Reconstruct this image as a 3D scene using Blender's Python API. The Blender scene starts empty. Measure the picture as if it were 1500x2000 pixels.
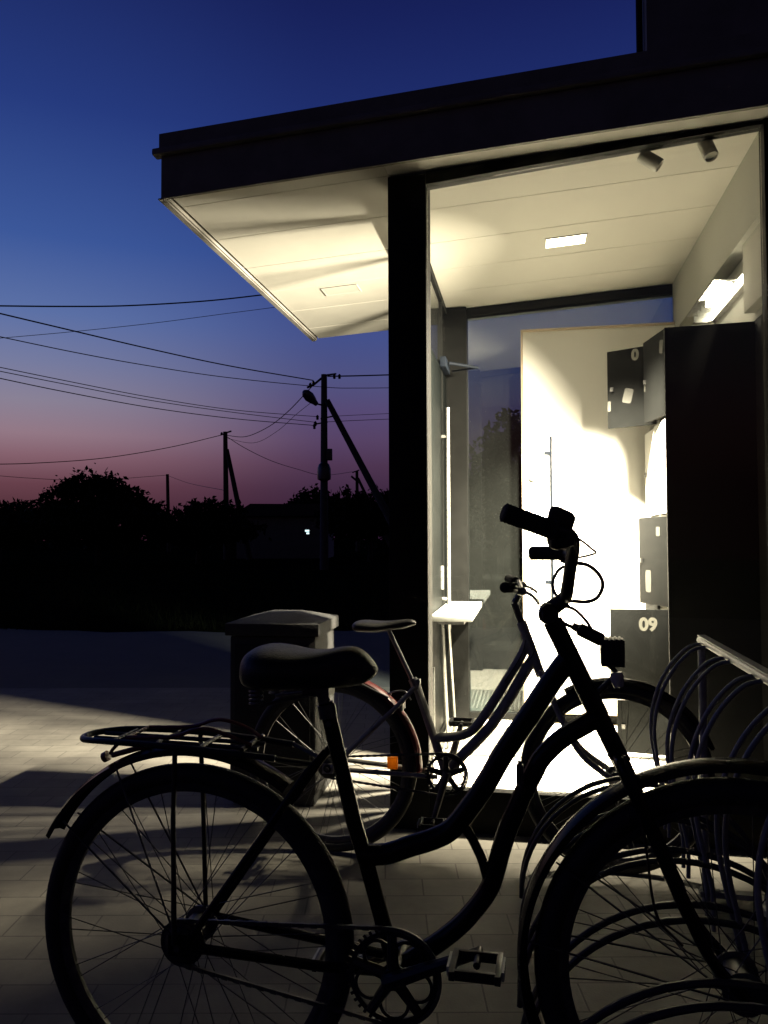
import bpy, bmesh, math, random
from mathutils import Vector, Matrix
random.seed(7)
S = bpy.context.scene
COL = S.collection
R = math.radians

# ------------------------------------------------------------------ camera
DENOISE = True
STRIP = 600
F, CXP, CYP, HC = 1520.0, 750.0, 1000.0, 1.16
PITCH, ROLL = R(2.0), R(.2)
cam_rot = Matrix.Rotation(R(90) + PITCH, 4, 'X') @ Matrix.Rotation(-ROLL, 4, 'Z')
cd = bpy.data.cameras.new('camera'); cam = bpy.data.objects.new('camera', cd); COL.objects.link(cam)
cam.matrix_world = Matrix.Translation((0, 0, HC)) @ cam_rot
cd.sensor_fit = 'VERTICAL'; cd.sensor_height = 36; cd.lens = F / 2000 * 36
cd.clip_start = .05; cd.clip_end = 2000
S.camera = cam


def P(px, py, d):
    """world point at distance d (along +Y) that the photograph shows at pixel px, py"""
    v = cam_rot.to_3x3() @ Vector(((px - CXP) / F, -(py - CYP) / F, -1))
    v *= d / v.y
    return Vector((v.x, v.y, HC + v.z))


# ------------------------------------------------------------------ materials
def mat(name, col, rough=.5, metal=0., var=.0, vscale=12., bump=0., bscale=60., col2=None, coat=0., spec=None):
    m = bpy.data.materials.new(name); m.use_nodes = True
    nt = m.node_tree; b = nt.nodes['Principled BSDF']
    b.inputs['Base Color'].default_value = (*col, 1)
    b.inputs['Roughness'].default_value = rough
    b.inputs['Metallic'].default_value = metal
    b.inputs['Coat Weight'].default_value = coat
    if spec is not None: b.inputs['Specular IOR Level'].default_value = spec
    tc = nt.nodes.new('ShaderNodeTexCoord')
    if var or col2:
        n = nt.nodes.new('ShaderNodeTexNoise'); n.inputs['Scale'].default_value = vscale
        n.inputs['Detail'].default_value = 6; n.inputs['Roughness'].default_value = .62
        nt.links.new(tc.outputs['Object'], n.inputs['Vector'])
        mx = nt.nodes.new('ShaderNodeMix'); mx.data_type = 'RGBA'
        c2 = col2 or tuple(c * (1 - var) for c in col)
        mx.inputs['A'].default_value = (*c2, 1); mx.inputs['B'].default_value = (*col, 1)
        rp = nt.nodes.new('ShaderNodeValToRGB'); rp.color_ramp.elements[0].position = .35; rp.color_ramp.elements[1].position = .65
        nt.links.new(n.outputs['Fac'], rp.inputs['Fac']); nt.links.new(rp.outputs['Color'], mx.inputs['Factor'])
        nt.links.new(mx.outputs['Result'], b.inputs['Base Color'])
        mr = nt.nodes.new('ShaderNodeMapRange'); mr.inputs['To Min'].default_value = max(.04, rough - .12); mr.inputs['To Max'].default_value = min(1, rough + .12)
        nt.links.new(n.outputs['Fac'], mr.inputs['Value']); nt.links.new(mr.outputs['Result'], b.inputs['Roughness'])
    if bump:
        n2 = nt.nodes.new('ShaderNodeTexNoise'); n2.inputs['Scale'].default_value = bscale; n2.inputs['Detail'].default_value = 5
        nt.links.new(tc.outputs['Object'], n2.inputs['Vector'])
        bp = nt.nodes.new('ShaderNodeBump'); bp.inputs['Strength'].default_value = bump; bp.inputs['Distance'].default_value = .01
        nt.links.new(n2.outputs['Fac'], bp.inputs['Height']); nt.links.new(bp.outputs['Normal'], b.inputs['Normal'])
    return m


def emit(name, col, strength):
    m = bpy.data.materials.new(name); m.use_nodes = True
    nt = m.node_tree; nt.nodes.clear()
    o = nt.nodes.new('ShaderNodeOutputMaterial'); e = nt.nodes.new('ShaderNodeEmission')
    e.inputs['Color'].default_value = (*col, 1); e.inputs['Strength'].default_value = strength
    nt.links.new(e.outputs[0], o.inputs['Surface'])
    m.cycles.emission_sampling = 'NONE'
    return m


def glass_mat(name, tint=(.93, .96, .95), ior=1.5, dirt=.04):
    m = bpy.data.materials.new(name); m.use_nodes = True
    nt = m.node_tree; nt.nodes.clear()
    o = nt.nodes.new('ShaderNodeOutputMaterial')
    t = nt.nodes.new('ShaderNodeBsdfTransparent'); t.inputs['Color'].default_value = (*tint, 1)
    g = nt.nodes.new('ShaderNodeBsdfGlossy'); g.inputs['Roughness'].default_value = .015; g.inputs['Color'].default_value = (1, 1, 1, 1)
    fr = nt.nodes.new('ShaderNodeFresnel'); ge = nt.nodes.new('ShaderNodeNewGeometry'); io = nt.nodes.new('ShaderNodeMapRange')
    io.inputs['To Min'].default_value = ior; io.inputs['To Max'].default_value = 1 / ior
    nt.links.new(ge.outputs['Backfacing'], io.inputs['Value']); nt.links.new(io.outputs[0], fr.inputs['IOR'])
    mx = nt.nodes.new('ShaderNodeMixShader')
    nt.links.new(fr.outputs[0], mx.inputs[0]); nt.links.new(t.outputs[0], mx.inputs[1]); nt.links.new(g.outputs[0], mx.inputs[2])
    # smears and specks of dust over an even haze
    tc = nt.nodes.new('ShaderNodeTexCoord')
    n = nt.nodes.new('ShaderNodeTexNoise'); n.inputs['Scale'].default_value = 5; n.inputs['Detail'].default_value = 8; n.inputs['Roughness'].default_value = .7
    nt.links.new(tc.outputs['Object'], n.inputs['Vector'])
    sp = nt.nodes.new('ShaderNodeTexVoronoi'); sp.inputs['Scale'].default_value = 38
    nt.links.new(tc.outputs['Object'], sp.inputs['Vector'])
    lt = nt.nodes.new('ShaderNodeMath'); lt.operation = 'LESS_THAN'; lt.inputs[1].default_value = .09
    nt.links.new(sp.outputs['Distance'], lt.inputs[0])
    mr = nt.nodes.new('ShaderNodeMapRange'); mr.inputs['From Min'].default_value = .45; mr.inputs['From Max'].default_value = .8
    mr.inputs['To Min'].default_value = dirt * .7; mr.inputs['To Max'].default_value = dirt
    nt.links.new(n.outputs['Fac'], mr.inputs['Value'])
    ad = nt.nodes.new('ShaderNodeMath'); ad.operation = 'MULTIPLY_ADD'; ad.inputs[1].default_value = dirt * 2.5
    nt.links.new(lt.outputs[0], ad.inputs[0]); nt.links.new(mr.outputs[0], ad.inputs[2])
    df = nt.nodes.new('ShaderNodeBsdfDiffuse'); df.inputs['Color'].default_value = (.6, .62, .58, 1)
    mx2 = nt.nodes.new('ShaderNodeMixShader')
    nt.links.new(ad.outputs[0], mx2.inputs[0]); nt.links.new(mx.outputs[0], mx2.inputs[1]); nt.links.new(df.outputs[0], mx2.inputs[2])
    nt.links.new(mx2.outputs[0], o.inputs['Surface'])
    return m


M = {}
M['black_paint'] = mat('black_frame_paint', (.008, .0075, .007), .24, 0, .3, 25, spec=.12)
M['black_metal'] = mat('black_metal', (.015, .015, .016), .42, .2, .3, 30)
M['rubber'] = mat('tyre_rubber', (.014, .014, .014), .72, 0, .35, 40, .25, 220)
M['grip'] = mat('grip_rubber', (.012, .012, .012), .85, 0, .3, 60, .5, 300)
M['saddle'] = mat('saddle_vinyl', (.012, .012, .012), .48, 0, .3, 30, .2, 260)
M['steel'] = mat('worn_steel', (.32, .32, .33), .34, .9, .4, 40)
M['dull_steel'] = mat('dull_steel', (.12, .12, .12), .42, .8, .4, 40)
M['dark_steel'] = mat('dark_brushed_steel', (.004, .006, .010), .6, .0, .2, 40, spec=.08)
M['chrome'] = mat('chrome', (.75, .75, .74), .12, 1)
M['hoop'] = mat('shaded_hoop_steel', (.05, .048, .045), .38, .0, .3, 22, spec=.3)  # lower rods of the rack, shade painted in as a darker tone
M['hoop_lit'] = mat('lit_hoop_steel', (.26, .255, .24), .38, .0, .3, 22, spec=.3)  # upper rods of the same steel, lamplight painted in as a paler tone
M['galv'] = mat('galvanised_steel', (.42, .42, .41), .4, .6, .35, 22)
M['rust_red'] = mat('dark_red_paint', (.16, .02, .02), .38, 0, .4, 30, spec=.4)
M['grey_paint'] = mat('grey_frame_paint', (.32, .31, .29), .5, .0, .3, 24, spec=.15)
M['cable'] = mat('cable_housing', (.02, .010, .007), .45, 0)
M['orange'] = mat('orange_reflector', (1, .40, .05), .4, 0, .2, 90, .4, 400)
_n = M['orange'].node_tree; _t = _n.nodes.new('ShaderNodeBsdfTranslucent'); _t.inputs['Color'].default_value = (1, .5, .07, 1); _m = _n.nodes.new('ShaderNodeMixShader'); _m.inputs[0].default_value = .6
_n.links.new(_n.nodes['Principled BSDF'].outputs[0], _m.inputs[1]); _n.links.new(_t.outputs[0], _m.inputs[2]); _n.links.new(_m.outputs[0], _n.nodes['Material Output'].inputs['Surface'])
M['clear'] = mat('clear_reflector', (.55, .55, .48), .2, .2, .2, 80)
M['facade'] = mat('dark_grey_cladding', (.24, .225, .20), .62, 0, .3, 5, .08, 90, spec=.3)
M['dark_frame'] = mat('dark_window_frame', (.006, .006, .006), .6, .0, .25, 20, spec=.1)
M['post_frame'] = mat('grey_window_frame', (.006, .0062, .006), .6, .0, .25, 20, spec=.04)
M['light_block'] = mat('light_block_panel', (.0022, .0028, .0028), .5, .0, .3, 6, spec=.03)  # for panels added in the side glazing to block light
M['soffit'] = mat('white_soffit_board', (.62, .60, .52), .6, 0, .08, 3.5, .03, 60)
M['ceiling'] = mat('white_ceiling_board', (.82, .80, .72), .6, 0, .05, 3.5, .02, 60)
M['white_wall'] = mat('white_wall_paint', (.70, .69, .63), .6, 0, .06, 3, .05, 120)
M['beam_wall'] = mat('shaded_beam_paint', (.42, .42, .38), .6, 0, .08, 4, .05, 120)  # white wall paint with the shade over the strip lamp mixed in
M['door_white'] = mat('white_door_lacquer', (.84, .83, .79), .35, 0, .03, 2)
M['trim'] = mat('tan_edge_trim', (.36, .29, .2), .5, 0, .2, 20)
M['alu'] = mat('brushed_aluminium', (.6, .6, .58), .3, .9, .2, 60)
M['locker'] = mat('anthracite_locker_paint', (.007, .0075, .0075), .6, .0, .2, 12, .1, 180, spec=.03)
M['cab_side'] = mat('black_locker_side', (.004, .004, .004), .6, 0, .25, 10, spec=.08)
M['locker_white'] = mat('white_locker_door', (.74, .73, .68), .4, 0, .05, 6)
M['label'] = mat('pale_label', (.045, .045, .04), .6, 0, .2, 50)
M['digit'] = mat('pale_grey_lettering', (.12, .12, .105), .6)
M['table'] = mat('white_laminate', (.26, .27, .26), .42, 0, .06, 14)
M['mat_rubber'] = mat('grey_mat_rubber', (.16, .16, .14), .8, 0, .2, 40)
M['wood'] = mat('pale_wood', (.34, .24, .14), .55, 0, .25, 14)
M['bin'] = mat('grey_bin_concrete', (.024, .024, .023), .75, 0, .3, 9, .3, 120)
M['bin_shade'] = mat('shaded_bin_front', (.006, .006, .006), .8, 0, .3, 9, .2, 100)  # bin colour with the shade of its front face painted in
M['pole'] = mat('weathered_concrete_pole', (.10, .10, .095), .85, 0, .3, 6)
M['wood_pole'] = mat('weathered_wood_pole', (.07, .055, .04), .85, 0, .3, 8)
M['wire'] = mat('black_wire', (.01, .01, .01), .6)
M['ceramic'] = mat('brown_ceramic', (.06, .035, .02), .3)
M['lamp_grey'] = mat('grey_lamp_housing', (.12, .14, .17), .4, .3)
M['bark'] = mat('dark_bark', (.035, .026, .018), .9, 0, .3, 12, .6, 40)
M['leaf'] = mat('dark_green_foliage', (.025, .036, .014), .85, 0, .5, 1.2, spec=.1)
M['leaf2'] = mat('olive_green_foliage', (.030, .036, .016), .85, 0, .5, 1.2, spec=.1)
M['blade'] = mat('dark_grass_blades', (.018, .022, .010), .9, 0, .5, 1.2, spec=.05)
M['house_wall'] = mat('grey_rendered_wall', (.22, .2, .18), .85, 0, .2, 3)
M['roof_tile'] = mat('dark_roof_sheet', (.06, .05, .045), .7, 0, .3, 4)
M['grass'] = mat('dark_grass', (.014, .017, .008), .95, 0, .6, .8, .8, 12, spec=0)
M['spot_grey'] = mat('grey_spotlight_housing', (.5, .49, .44), .45, .1)
M['floor'] = mat('pale_floor_tile', (.66, .64, .57), .42, 0, .06, 6, .04, 80)
M['glass'] = glass_mat('window_glass', (.89, .895, .87), 1.5, .0006)
M['glass_side'] = glass_mat('side_window_glass', (.97, .98, .975), 1.5, .003)
M['glass_back'] = glass_mat('back_window_glass', (.70, .78, .80), 2.1, .008)  # haze raised to paint in the grey of reflections
M['lamp_hot'] = emit('ceiling_lamp_light', (1, .90, .66), 14)
M['strip_hot'] = emit('strip_lamp_light', (1, .92, .70), 12)
M['win_lit'] = emit('lit_far_window', (.7, .95, 1), 1.6)


def brick_mat(name, c1, c2, cm, bw, rh, mortar, ox, oy, offset=.5, rough=.75, bump=.3, dirt=.5):
    m = mat(name, c1, rough)
    nt = m.node_tree; b = nt.nodes['Principled BSDF']
    tc = nt.nodes.new('ShaderNodeTexCoord'); mp = nt.nodes.new('ShaderNodeMapping')
    mp.inputs['Location'].default_value = (ox, oy, 0)
    bt = nt.nodes.new('ShaderNodeTexBrick'); bt.inputs['Scale'].default_value = 1
    bt.inputs['Color1'].default_value = (*c1, 1); bt.inputs['Color2'].default_value = (*c2, 1); bt.inputs['Mortar'].default_value = (*cm, 1)
    bt.inputs['Brick Width'].default_value = bw; bt.inputs['Row Height'].default_value = rh; bt.inputs['Mortar Size'].default_value = mortar
    bt.inputs['Mortar Smooth'].default_value = .2; bt.offset = offset; bt.inputs['Bias'].default_value = -.1
    nt.links.new(tc.outputs['Object'], mp.inputs['Vector']); nt.links.new(mp.outputs[0], bt.inputs['Vector'])
    n = nt.nodes.new('ShaderNodeTexNoise'); n.inputs['Scale'].default_value = 2.2; n.inputs['Detail'].default_value = 9; n.inputs['Roughness'].default_value = .7
    nt.links.new(tc.outputs['Object'], n.inputs['Vector'])
    mr = nt.nodes.new('ShaderNodeMapRange'); mr.inputs['From Min'].default_value = .3; mr.inputs['From Max'].default_value = .7
    mr.inputs['To Min'].default_value = 1 - dirt; mr.inputs['To Max'].default_value = 1.08
    nt.links.new(n.outputs['Fac'], mr.inputs['Value'])
    mx = nt.nodes.new('ShaderNodeMix'); mx.data_type = 'RGBA'; mx.blend_type = 'MULTIPLY'; mx.inputs['Factor'].default_value = 1
    nt.links.new(bt.outputs['Color'], mx.inputs['A']); nt.links.new(mr.outputs[0], mx.inputs['B'])
    nt.links.new(mx.outputs['Result'], b.inputs['Base Color'])
    n3 = nt.nodes.new('ShaderNodeTexNoise'); n3.inputs['Scale'].default_value = 160; n3.inputs['Detail'].default_value = 3
    nt.links.new(tc.outputs['Object'], n3.inputs['Vector'])
    ma = nt.nodes.new('ShaderNodeMath'); ma.operation = 'MULTIPLY_ADD'; ma.inputs[1].default_value = -1.0
    nt.links.new(bt.outputs['Fac'], ma.inputs[0])
    mm = nt.nodes.new('ShaderNodeMath'); mm.operation = 'MULTIPLY'; mm.inputs[1].default_value = .35
    nt.links.new(n3.outputs['Fac'], mm.inputs[0]); nt.links.new(mm.outputs[0], ma.inputs[2])
    bp = nt.nodes.new('ShaderNodeBump'); bp.inputs['Strength'].default_value = bump; bp.inputs['Distance'].default_value = .004
    nt.links.new(ma.outputs[0], bp.inputs['Height']); nt.links.new(bp.outputs['Normal'], b.inputs['Normal'])
    return m


M['paving'] = brick_mat('concrete_paving', (.155, .145, .122), (.125, .115, .098), (.062, .057, .049), .25, .125, .0026, 0, -(2.074 - 16 * .125))
M['tiles'] = brick_mat('pale_floor_tiles', (.74, .72, .65), (.70, .68, .61), (.46, .44, .38), .30, .15, .003, 0, 0, .5, .45, .15, .1)
M['asphalt'] = mat('asphalt', (.085, .083, .079), .85, 0, .35, 1.2, .5, 130)


# ------------------------------------------------------------------ mesh builder
class MB:
    def __init__(s): s.v = []; s.f = []; s.s = []

    def add(s, v, f, smooth=False):
        o = len(s.v); s.v += [tuple(q) for q in v]
        s.f += [tuple(i + o for i in q) for q in f]; s.s += [smooth] * len(f); return s

    def box(s, x0, x1, y0, y1, z0, z1):
        v = [(x0, y0, z0), (x1, y0, z0), (x1, y1, z0), (x0, y1, z0), (x0, y0, z1), (x1, y0, z1), (x1, y1, z1), (x0, y1, z1)]
        return s.add(v, [(0, 3, 2, 1), (4, 5, 6, 7), (0, 1, 5, 4), (1, 2, 6, 5), (2, 3, 7, 6), (3, 0, 4, 7)])

    def obox(s, c, ax, ay, az):
        c, ax, ay, az = map(Vector, (c, ax, ay, az))
        v = [c + i * ax + j * ay + k * az for k in (-1, 1) for (i, j) in ((-1, -1), (1, -1), (1, 1), (-1, 1))]
        return s.add(v, [(0, 3, 2, 1), (4, 5, 6, 7), (0, 1, 5, 4), (1, 2, 6, 5), (2, 3, 7, 6), (3, 0, 4, 7)])

    def hexa(s, lo, hi):   # four bottom corners, four top corners (counter-clockwise from above)
        return s.add(list(lo) + list(hi), [(0, 3, 2, 1), (4, 5, 6, 7), (0, 1, 5, 4), (1, 2, 6, 5), (2, 3, 7, 6), (3, 0, 4, 7)])

    def tube(s, pts, r, n=10, closed=False, flat=1.0):
        pts = [Vector(p) for p in pts]; m = len(pts)
        rr = r if isinstance(r, (list, tuple)) else [r] * m
        tg = []
        for i in range(m):
            a = pts[(i - 1) % m] if (closed or i > 0) else pts[i]
            b = pts[(i + 1) % m] if (closed or i < m - 1) else pts[i]
            tg.append((b - a).normalized())
        t = tg[0]; up = Vector((0, 0, 1)) if abs(t.z) < .9 else Vector((0, 1, 0))
        nrm = (up - t * up.dot(t)).normalized(); v = []
        for i in range(m):
            t = tg[i]; nrm = (nrm - t * nrm.dot(t)).normalized(); bn = t.cross(nrm)
            for k in range(n):
                a = 2 * math.pi * k / n
                v.append(pts[i] + (nrm * math.cos(a) * flat + bn * math.sin(a)) * rr[i])
        f = []
        for i in range(m if closed else m - 1):
            j = (i + 1) % m
            for k in range(n): f.append((i * n + k, i * n + (k + 1) % n, j * n + (k + 1) % n, j * n + k))
        s.add(v, f, True)
        if not closed:
            o = len(s.v) - len(v)
            s.f.append(tuple(o + k for k in range(n))[::-1]); s.s.append(False)
            s.f.append(tuple(o + (m - 1) * n + k for k in range(n))); s.s.append(False)
        return s

    def lathe(s, o, axis, prof, n=24):   # profile: (radius, height along axis)
        o = Vector(o); ax = Vector(axis).normalized()
        u = ax.orthogonal().normalized(); w = ax.cross(u); v = []
        for r, h in prof:
            for k in range(n):
                a = 2 * math.pi * k / n
                v.append(o + ax * h + (u * math.cos(a) + w * math.sin(a)) * r)
        f = [(i * n + k, i * n + (k + 1) % n, (i + 1) * n + (k + 1) % n, (i + 1) * n + k) for i in range(len(prof) - 1) for k in range(n)]
        s.add(v, f, True); b = len(s.v) - len(v)
        if prof[0][0] > 1e-5: s.f.append(tuple(b + k for k in range(n))[::-1]); s.s.append(False)
        if prof[-1][0] > 1e-5: s.f.append(tuple(b + (len(prof) - 1) * n + k for k in range(n))); s.s.append(False)
        return s

    def ring(s, c, axis, prof, a0=0, a1=360, n=72, ref=None, cap=True):
        """sweep a closed profile of (radius, axial) round an axis from a0 to a1 degrees (in the x-z plane for axis y)"""
        c = Vector(c); ax = Vector(axis).normalized()
        u = Vector(ref) if ref else Vector((1, 0, 0)); w = Vector((0, 0, 1)) if not ref else ax.cross(u)
        full = abs(a1 - a0) >= 359.9; m = n if full else n + 1; q = len(prof); v = []
        for i in range(m):
            a = R(a0 + (a1 - a0) * i / n); d = u * math.cos(a) + w * math.sin(a)
            for r, h in prof: v.append(c + d * r + ax * h)
        f = []
        for i in range(n):
            j = (i + 1) % m
            for k in range(q): f.append((i * q + k, i * q + (k + 1) % q, j * q + (k + 1) % q, j * q + k))
        s.add(v, f, True)
        if not full and cap:
            b = len(s.v) - len(v)
            s.f.append(tuple(b + k for k in range(q))); s.s.append(False)
            s.f.append(tuple(b + (m - 1) * q + k for k in range(q))[::-1]); s.s.append(False)
        return s

    def prism(s, poly, y0, y1):   # polygon in x-z, extruded in y
        n = len(poly); v = [(x, y0, z) for x, z in poly] + [(x, y1, z) for x, z in poly]
        f = [tuple(range(n)), tuple(range(2 * n - 1, n - 1, -1))] + [(i, (i + 1) % n, n + (i + 1) % n, n + i) for i in range(n)]
        return s.add(v, f)

    def build(s, name, m, parent=None, bevel=0., sharp=35, label=None):
        me = bpy.data.meshes.new(name); me.from_pydata(s.v, [], s.f)
        me.polygons.foreach_set('use_smooth', s.s)
        bm = bmesh.new(); bm.from_mesh(me)
        bmesh.ops.recalc_face_normals(bm, faces=bm.faces)
        if bevel:
            ed = [e for e in bm.edges if len(e.link_faces) == 2 and e.calc_face_angle(0) > R(40)]
            bmesh.ops.bevel(bm, geom=ed, offset=bevel, segments=2, affect='EDGES', profile=.6)
            for f in bm.faces: f.smooth = True
        bm.to_mesh(me); bm.free()
        me.set_sharp_from_angle(angle=R(sharp))
        me.materials.append(M[m] if isinstance(m, str) else m)
        o = bpy.data.objects.new(name, me); COL.objects.link(o)
        if parent: o.parent = parent
        if label: o['label'] = label
        return o


def tag(o, label, cat, group=None):
    o['label'] = label; o['category'] = cat
    if group: o['group'] = group
    return o


def structure(o): o['kind'] = 'structure'; return o


def thing(name, label, cat, loc=(0, 0, 0), yaw=0, group=None):
    o = bpy.data.objects.new(name, None); COL.objects.link(o); o.empty_display_size = .1
    o.location = loc; o.rotation_euler = (0, 0, R(-yaw))
    return tag(o, label, cat, group)


def spline(pts, n=8):
    p = [Vector(q) for q in pts]; p = [p[0] * 2 - p[1]] + p + [p[-1] * 2 - p[-2]]; out = []
    for i in range(1, len(p) - 2):
        for k in range(n):
            t = k / n
            out.append(.5 * ((2 * p[i]) + (-p[i - 1] + p[i + 1]) * t + (2 * p[i - 1] - 5 * p[i] + 4 * p[i + 1] - p[i + 2]) * t * t + (-p[i - 1] + 3 * p[i] - 3 * p[i + 1] + p[i + 2]) * t ** 3))
    out.append(p[-2]); return out


# ------------------------------------------------------------------ sky
w = bpy.data.worlds.new('World'); S.world = w; w.use_nodes = True
nt = w.node_tree; nt.nodes.clear()


def lin(c): return tuple((x / 255 / 12.92) if x / 255 <= .04045 else ((x / 255 + .055) / 1.055) ** 2.4 for x in c)


def ramp(stops):
    n = nt.nodes.new('ShaderNodeValToRGB'); e = n.color_ramp.elements
    while len(e) > 1: e.remove(e[0])
    for i, (y, c) in enumerate(stops):
        pos = math.sin(math.atan((1053 - y) / 1520)) / 1.0
        if i == 0: e[0].position = max(0, pos); el = e[0]
        else: el = e.new(max(0, pos))
        el.color = (*lin(c), 1)
    return n


out = nt.nodes.new('ShaderNodeOutputWorld'); bg = nt.nodes.new('ShaderNodeBackground')
tc = nt.nodes.new('ShaderNodeTexCoord'); sx = nt.nodes.new('ShaderNodeSeparateXYZ')
nt.links.new(tc.outputs['Generated'], sx.inputs[0])
dv = nt.nodes.new('ShaderNodeMath'); dv.operation = 'DIVIDE'; dv.inputs[1].default_value = 1.0
nt.links.new(sx.outputs['Z'], dv.inputs[0])
warm = ramp([(1053, (60, 30, 42)), (1000, (80, 47, 56)), (950, (104, 65, 76)), (900, (134, 98, 110)), (860, (148, 121, 134)), (800, (138, 130, 150)), (730, (118, 124, 160)), (640, (92, 113, 166)), (500, (60, 88, 154)), (250, (38, 59, 126)), (0, (29, 43, 102)), (-500, (10, 15, 44)), (-2500, (2, 3, 9))])
cool = ramp([(1053, (48, 27, 50)), (1000, (58, 33, 58)), (960, (64, 42, 66)), (910, (77, 53, 80)), (860, (86, 66, 100)), (800, (86, 74, 116)), (740, (80, 82, 128)), (660, (69, 81, 138)), (500, (50, 72, 138)), (250, (32, 48, 112)), (0, (23, 33, 90)), (-500, (8, 12, 38)), (-2500, (2, 3, 8))])
nt.links.new(dv.outputs[0], warm.inputs[0]); nt.links.new(dv.outputs[0], cool.inputs[0])
cb = nt.nodes.new('ShaderNodeCombineXYZ'); nt.links.new(sx.outputs['X'], cb.inputs[0]); nt.links.new(sx.outputs['Y'], cb.inputs[1])
nm = nt.nodes.new('ShaderNodeVectorMath'); nm.operation = 'NORMALIZE'; nt.links.new(cb.outputs[0], nm.inputs[0])
dt = nt.nodes.new('ShaderNodeVectorMath'); dt.operation = 'DOT_PRODUCT'; dt.inputs[1].default_value = (math.sin(R(-38)), math.cos(R(-38)), 0)
nt.links.new(nm.outputs[0], dt.inputs[0])
mr = nt.nodes.new('ShaderNodeMapRange'); mr.interpolation_type = 'SMOOTHSTEP'
mr.inputs['From Min'].default_value = math.cos(R(35)); mr.inputs['From Max'].default_value = math.cos(R(8))
nt.links.new(dt.outputs['Value'], mr.inputs['Value'])
mx = nt.nodes.new('ShaderNodeMix'); mx.data_type = 'RGBA'
nt.links.new(mr.outputs[0], mx.inputs['Factor']); nt.links.new(cool.outputs[0], mx.inputs['A']); nt.links.new(warm.outputs[0], mx.inputs['B'])
# the half of the sky away from the sunset has already gone dark
mr2 = nt.nodes.new('ShaderNodeMapRange'); mr2.interpolation_type = 'SMOOTHSTEP'
mr2.inputs['From Min'].default_value = -.25; mr2.inputs['From Max'].default_value = .35; mr2.inputs['To Min'].default_value = 0; mr2.inputs['To Max'].default_value = 1
nt.links.new(dt.outputs['Value'], mr2.inputs['Value'])
ml = nt.nodes.new('ShaderNodeMix'); ml.data_type = 'RGBA'; ml.blend_type = 'MULTIPLY'; ml.inputs['Factor'].default_value = 1
gl = nt.nodes.new('ShaderNodeMix'); gl.data_type = 'RGBA'; gl.inputs['A'].default_value = (.36, .27, .14, 1); gl.inputs['B'].default_value = (1, 1, 1, 1)
nt.links.new(mr2.outputs[0], gl.inputs['Factor'])
nt.links.new(mx.outputs['Result'], ml.inputs['A']); nt.links.new(gl.outputs['Result'], ml.inputs['B'])
nt.links.new(ml.outputs['Result'], bg.inputs['Color']); bg.inputs['Strength'].default_value = 1.0
nt.links.new(bg.outputs[0], out.inputs['Surface'])

# last glow of a sun that has gone: one very weak, wide sun low over the left horizon
sd = bpy.data.lights.new('sun', 'SUN'); sd.energy = .02; sd.angle = R(20); sd.color = (1, .72, .62)
so = bpy.data.objects.new('sun', sd); COL.objects.link(so)
so.rotation_euler = Vector((math.sin(R(-38)), math.cos(R(-38)), .06)).to_track_quat('Z', 'Y').to_euler()

# ------------------------------------------------------------------ ground
structure(MB().add([(-900, -40, -.012), (900, -40, -.012), (900, 1500, -.012), (-900, 1500, -.012)], [(0, 1, 2, 3)]).build('ground', 'grass'))
rr = random.Random(3); q = MB(); n_ = 240; near = []; far = []
for k in range(n_ + 1):
    x = -60 + k * .5
    near.append((x, 6.1, -.006)); far.append((x, 10.15 + .18 * math.sin(x * .7) + rr.uniform(-.16, .16), -.006))
q.add(near + far, [(k, k + 1, n_ + 2 + k, n_ + 1 + k) for k in range(n_)]); structure(q.build('road', 'asphalt'))
structure(MB().box(-14, 14, -6, 6.15, -.12, 0).build('pavement', 'paving'))

# ------------------------------------------------------------------ kiosk building
# local frame: x along the front, y into the building, z up; origin at the foot of the front left column
YB = 10.4
BO = Vector((.02, 3.166, 0))
kiosk = thing('kiosk_building', 'flat roofed glazed kiosk with a dark fascia and brightly lit white interior', 'building', BO, YB)
SL = .063


def zc(u): return 2.66 + SL * u


RW, DV = 1.899, 2.0      # right wall, back wall
UL, UR = -.93, 4.2      # roof ends
VF, VB = -.12, 2.25
# soffit and ceiling boards, grooves of 3 mm between boards
def boards(u0, u1, name, m):
    b = MB(); edges = [VF + .02, .0] + [.38 + .4 * k for k in range(5)] + [VB]
    edges = [VF + .02, .0, .38, .78, 1.18, 1.58, 1.985, VB]
    for a, c in zip(edges, edges[1:]):
        g = .0025
        lo = [(u0, a + g, zc(u0)), (u1, a + g, zc(u1)), (u1, c - g, zc(u1)), (u0, c - g, zc(u0))]
        hi = [(x, y, z + .02) for x, y, z in lo]
        b.hexa(lo, hi)
    return b.build(name, m, kiosk)
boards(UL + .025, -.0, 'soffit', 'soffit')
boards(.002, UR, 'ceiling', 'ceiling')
# roof slab
b = MB()
lo = [(UL, VF, zc(UL) + .022), (UR, VF, zc(UR) + .022), (UR, VB, zc(UR) + .022), (UL, VB, zc(UL) + .022)]
hi = [(x, y, z + .20) for x, y, z in lo]
b.hexa(lo, hi); roof = b.build('roof', 'facade', kiosk)
def strip(u0, u1, v0, v1, d0, d1, name, m, par, bevel=0):
    lo = [(u0, v0, zc(u0) + d0), (u1, v0, zc(u1) + d0), (u1, v1, zc(u1) + d0), (u0, v1, zc(u0) + d0)]
    hi = [(x, y, z + d1 - d0) for x, y, z in lo]
    return MB().hexa(lo, hi).build(name, m, par, bevel)
strip(UL - .012, UR, VF - .006, VF + .012, -.012, .165, 'fascia', 'facade', kiosk)
strip(UL - .012, UL + .012, VF + .013, VB, -.012, .165, 'fascia', 'facade', kiosk)
strip(UL - .045, UR, VF - .03, VF + .02, .168, .196, 'gutter', 'facade', kiosk, .008)
strip(UL - .02, UR, VF - .012, VF + .03, .199, .262, 'parapet_cap', 'facade', kiosk)
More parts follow.
